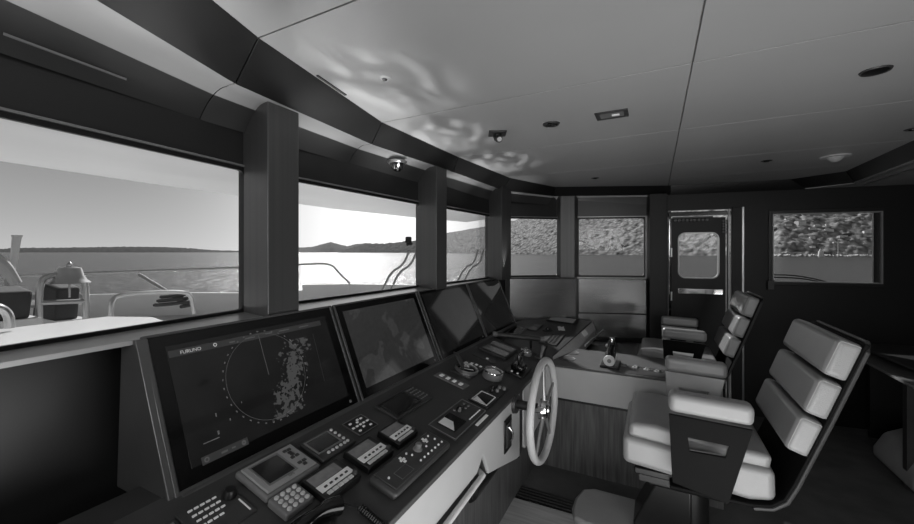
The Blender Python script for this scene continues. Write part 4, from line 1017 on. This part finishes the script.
# houses on the near hillside
def on_hill(u, k):
    D0 = interp(S1, u); D1 = D0 * 1.45; zr = (252 - interp(R1, u)) / 385 * D1 + 1.6
    return Vector(polar(u, D0 + (D1 - D0) * k, -6.5 + (zr + 6.5) * k ** .85))
def house(M_, lb, w, dpt, h):
    t = thing('hillside_house', lb, 'house', M_, 'white houses scattered on the far wooded hillside')
    MB().box((0, 0, h / 2 - 1.5), (w, dpt, h + 3)).build('wall', M['house'], t)
    MB().prism([(-w / 2 - .6, -dpt / 2 - .6, h), (w / 2 + .6, -dpt / 2 - .6, h), (w / 2 + .6, 0, h + 2.2), (-w / 2 - .6, 0, h + 2.2)], (0, 0, .5)).build('roof', M['roof'], t)
    return t
LBL = 'small pale house among the trees on the far hillside'
h0 = house(Matrix.Translation(on_hill(800, .3)) @ Matrix.Rotation(TH, 4, 'Z'), LBL, 14, 10, 5)
random.seed(21)
placed = [on_hill(800, .3)]
for k in range(140):
    if k < 115: u = random.uniform(766, 884); kk = random.uniform(.06, .62)
    elif k < 127: u = random.uniform(678, 724); kk = random.uniform(.05, .6)
    else: u = random.uniform(512, 646); kk = random.uniform(.2, .75)
    if min((on_hill(u, kk) - q).length for q in placed) < 17: continue
    placed.append(on_hill(u, kk)); sc = random.uniform(.25, .6) * (1 if u > 760 else .5)
    if kk < .12: sc *= .8
    Mx = Matrix.Translation(on_hill(u, kk)) @ Matrix.Rotation(TH + random.uniform(-.5, .5), 4, 'Z') @ Matrix.Diagonal((sc * random.uniform(.8, 1.9), sc, sc * random.uniform(.6, 1.0), 1))
    dup(h0, Mx, LBL)
p = on_hill(819, .0) + Vector((0, -8, .4))
t = thing('white_lighthouse', 'white conical lighthouse on the far shore seen through the side window', 'lighthouse', p)
MB().lathe([(.1, 0), (4.2, 0), (3.2, 8), (3.0, 9), (2.0, 9.2), (1.9, 12), (.1, 13)], n=16).build('tower', M['house'], t)
MB().lathe([(.1, 10), (1.9, 10), (1.9, 11.8), (.1, 14)], n=12).build('lantern', M['roof'], t)
p = on_hill(836, .0) + Vector((0, -8, .4))
t = thing('flag_mast', 'tall thin pale mast on the far shore right of the lighthouse', 'mast', p)
MB().cyl((0, 0, 0), (0, 0, 27), .55, .35, n=8).build('pole', M['house'], t); MB().box((0, 0, 24), (5, .5, .5)).build('yard', M['house'], t)
mb = MB()
for i in range(70):
    u = 766 + i * 1.75
    if abs(u - 819) < 3: continue
    q = on_hill(u, 0); sz = random.uniform(1.0, 2.6)
    mb.box(q + Vector((0, -3, .8)), (6, 5, sz * 1.6), (random.random(), random.random(), random.random()))
o = mb.build('shore_rocks', M['rock']); o['kind'] = 'stuff'; o['label'] = 'pale broken rocks along the far waterline'; o['category'] = 'rocks'

# small pieces go one level deeper, under the part they sit on
SUB = {'lettering': ('faceplate', 'screen'), 'menu_bar': ('screen',), 'status_bar': ('screen',), 'range_ring': ('screen',), 'heading_line': ('screen',), 'side_scale': ('screen',),
       'target_mark': ('screen',), 'status_icon': ('screen',), 'menu_icon': ('screen',), 'arm_liner': ('arm_panel',), 'shell_piping': ('back_shell',), 'hub_cap': ('hub',), 'lever_knob': ('lever',),
       'key': ('faceplate',), 'needle': ('dial',), 'pointer': ('dial_face',), 'screen_rim': ('screen',), 'bolt': ('slide_frame',), 'screen_glint': ('screen',), 'screen_mask': ('screen',),
       'screen_band': ('screen',), 'end_ring': ('barrel',), 'band': ('barrel',), 'end_cap': ('tube',), 'joystick': ('faceplate',), 'lens': ('camera_body', 'dome', 'bezel', 'cover_plate')}
def centre(o): return sum((Vector(c) for c in o.bound_box), Vector()) / 8
for root in [o for o in C.objects if o.parent is None and 'category' in o.keys()]:
    ch = [o for o in C.objects if o.parent == root]
    for o in ch:
        for pn in SUB.get(o.name.split('.')[0], ()):
            c = [q for q in ch if q is not o and q.name.split('.')[0] == pn]
            if c:
                o.parent = min(c, key=lambda q: (centre(q) - centre(o)).length); break

# ------------------------------------------------------------------ world, lights, camera
wd = bpy.data.worlds.new('world'); bpy.context.scene.world = wd; wd.use_nodes = True; nt = wd.node_tree
bg = nt.nodes['Background']; tc = nt.nodes.new('ShaderNodeTexCoord')
SUN = Vector((-.60, .62, .62)).normalized()
dp = nt.nodes.new('ShaderNodeVectorMath'); dp.operation = 'DOT_PRODUCT'; dp.inputs[1].default_value = Vector((-.60, .80, .16)).normalized()
nt.links.new(tc.outputs['Generated'], dp.inputs[0])
sp = nt.nodes.new('ShaderNodeSeparateXYZ'); nt.links.new(tc.outputs['Generated'], sp.inputs[0])
z = mathn(nt, 'MAXIMUM', sp.outputs[2], 0)
hz = mathn(nt, 'POWER', mathn(nt, 'SUBTRACT', 1, z), 5)
glow = mathn(nt, 'POWER', mathn(nt, 'MAXIMUM', dp.outputs['Value'], 0), 24)
val = mathn(nt, 'MULTIPLY_ADD', hz, .46, .16)
val = mathn(nt, 'MULTIPLY_ADD', glow, 1.1, val)
nzs = nt.nodes.new('ShaderNodeTexNoise'); nzs.inputs['Scale'].default_value = 2; nt.links.new(tc.outputs['Generated'], nzs.inputs[0])
val = mathn(nt, 'MULTIPLY', val, mathn(nt, 'MULTIPLY_ADD', nzs.outputs[0], .06, .97))
nt.links.new(val, bg.inputs['Strength']); bg.inputs['Color'].default_value = (1, 1, 1, 1)
def light(kind, name, loc, energy, rot=None, size=None, size_y=None, target=None):
    l = bpy.data.lights.new(name, kind); l.energy = energy
    if kind == 'AREA':
        l.shape = 'RECTANGLE'; l.size = size; l.size_y = size_y or size
    elif kind == 'SUN': l.angle = R(2)
    elif size: l.shadow_soft_size = size
    o = bpy.data.objects.new(name, l); C.objects.link(o); o.location = loc
    if target is not None: o.rotation_euler = (Vector(target) - Vector(loc)).to_track_quat('-Z', 'Y').to_euler()
    return o
s = light('SUN', 'sun', (-20, 20, 20), 5.0, target=(-20 - SUN.x, 20 - SUN.y, 20 - SUN.z))
light('AREA', 'aft_fill', (2.6, -1.0, 1.95), 17, size=1.4, size_y=.6, target=(-.2, 2.9, .8))  # unseen fill light added at the aft end of the cabin
light('AREA', 'port_fill', (-.2, -1.35, 1.8), 22, size=1.4, size_y=.5, target=(-.2, 3.0, .7))  # added fill from the port side, out of view
light('AREA', 'cabin_bounce', (.3, .9, .55), 23, size=1.4, size_y=1.4, target=(-.3, 1.7, 2.3))  # added area light stands in for bounce, brightens the ceiling
def spot(name, loc, target, e, ang, blend=.8):
    o = light('SPOT', name, loc, e, target=target); o.data.spot_size = R(ang); o.data.spot_blend = blend; o.data.shadow_soft_size = .02
for (x, y, e) in ((-1.0, -.15, 20), (-1.08, .30, 20), (-1.22, .72, 18), (-1.30, 1.42, 28), (-1.32, 1.95, 24), (-1.30, 2.85, 20), (-1.26, 3.5, 10)):
    spot('glint_fill', (x, y, 1.40), (x - .02, y + .03, 2.2), e, 52, 1)  # added spots near the sill, brighten the soffit like reflected sun
def gobo(o, sc, th):
    l = o.data; l.use_nodes = True; nt = l.node_tree; em = nt.nodes['Emission']
    tc = nt.nodes.new('ShaderNodeTexCoord'); mp = nt.nodes.new('ShaderNodeMapping'); mp.inputs['Scale'].default_value = (sc, sc * .35, sc)
    n = nt.nodes.new('ShaderNodeTexNoise'); n.inputs['Scale'].default_value = 1; n.inputs['Detail'].default_value = 3; n.inputs['Distortion'].default_value = 1.2
    nt.links.new(tc.outputs['Normal'], mp.inputs[0]); nt.links.new(mp.outputs[0], n.inputs[0])
    nt.links.new(mathn(nt, 'MULTIPLY', mathn(nt, 'MAXIMUM', mathn(nt, 'SUBTRACT', n.outputs[0], th), 0), 6), em.inputs['Strength'])
for (x, y, e, tx, ty) in ((-1.0, 1.0, 30, -1.02, 1.25), (-1.05, 1.8, 34, -1.12, 1.95), (-1.0, 2.5, 34, -1.08, 2.7)):
    spot('caustic_fill', (x, y, 1.25), (tx, ty, 2.28), e, 44, 1)  # added spot with a noise pattern, imitates caustics on the ceiling
    gobo(bpy.context.scene.objects[-1] if 0 else [q for q in C.objects if q.name.startswith('caustic_fill')][-1], 9, .42)
l = light('POINT', 'panel_highlight_fill', (2.2, .8, .64), 7, size=.12)  # added point light, gives the corner wall panel its highlight
cam = bpy.data.cameras.new('camera'); cam.sensor_width = 36; cam.lens = 385 / 914 * 36; cam.shift_y = -10 / 914; cam.clip_start = .02; cam.clip_end = 90000
co = bpy.data.objects.new('camera', cam); C.objects.link(co); co.location = (0, 0, 1.6); co.rotation_euler = (R(90), 0, TH)
bpy.context.scene.camera = co
vs = bpy.context.scene.view_settings; vs.view_transform = 'Standard'; vs.look = 'None'; vs.exposure = 0; vs.gamma = 1
bpy.context.scene.cycles.max_bounces = 8; bpy.context.scene.cycles.transparent_max_bounces = 12; bpy.context.scene.cycles.use_denoising = True
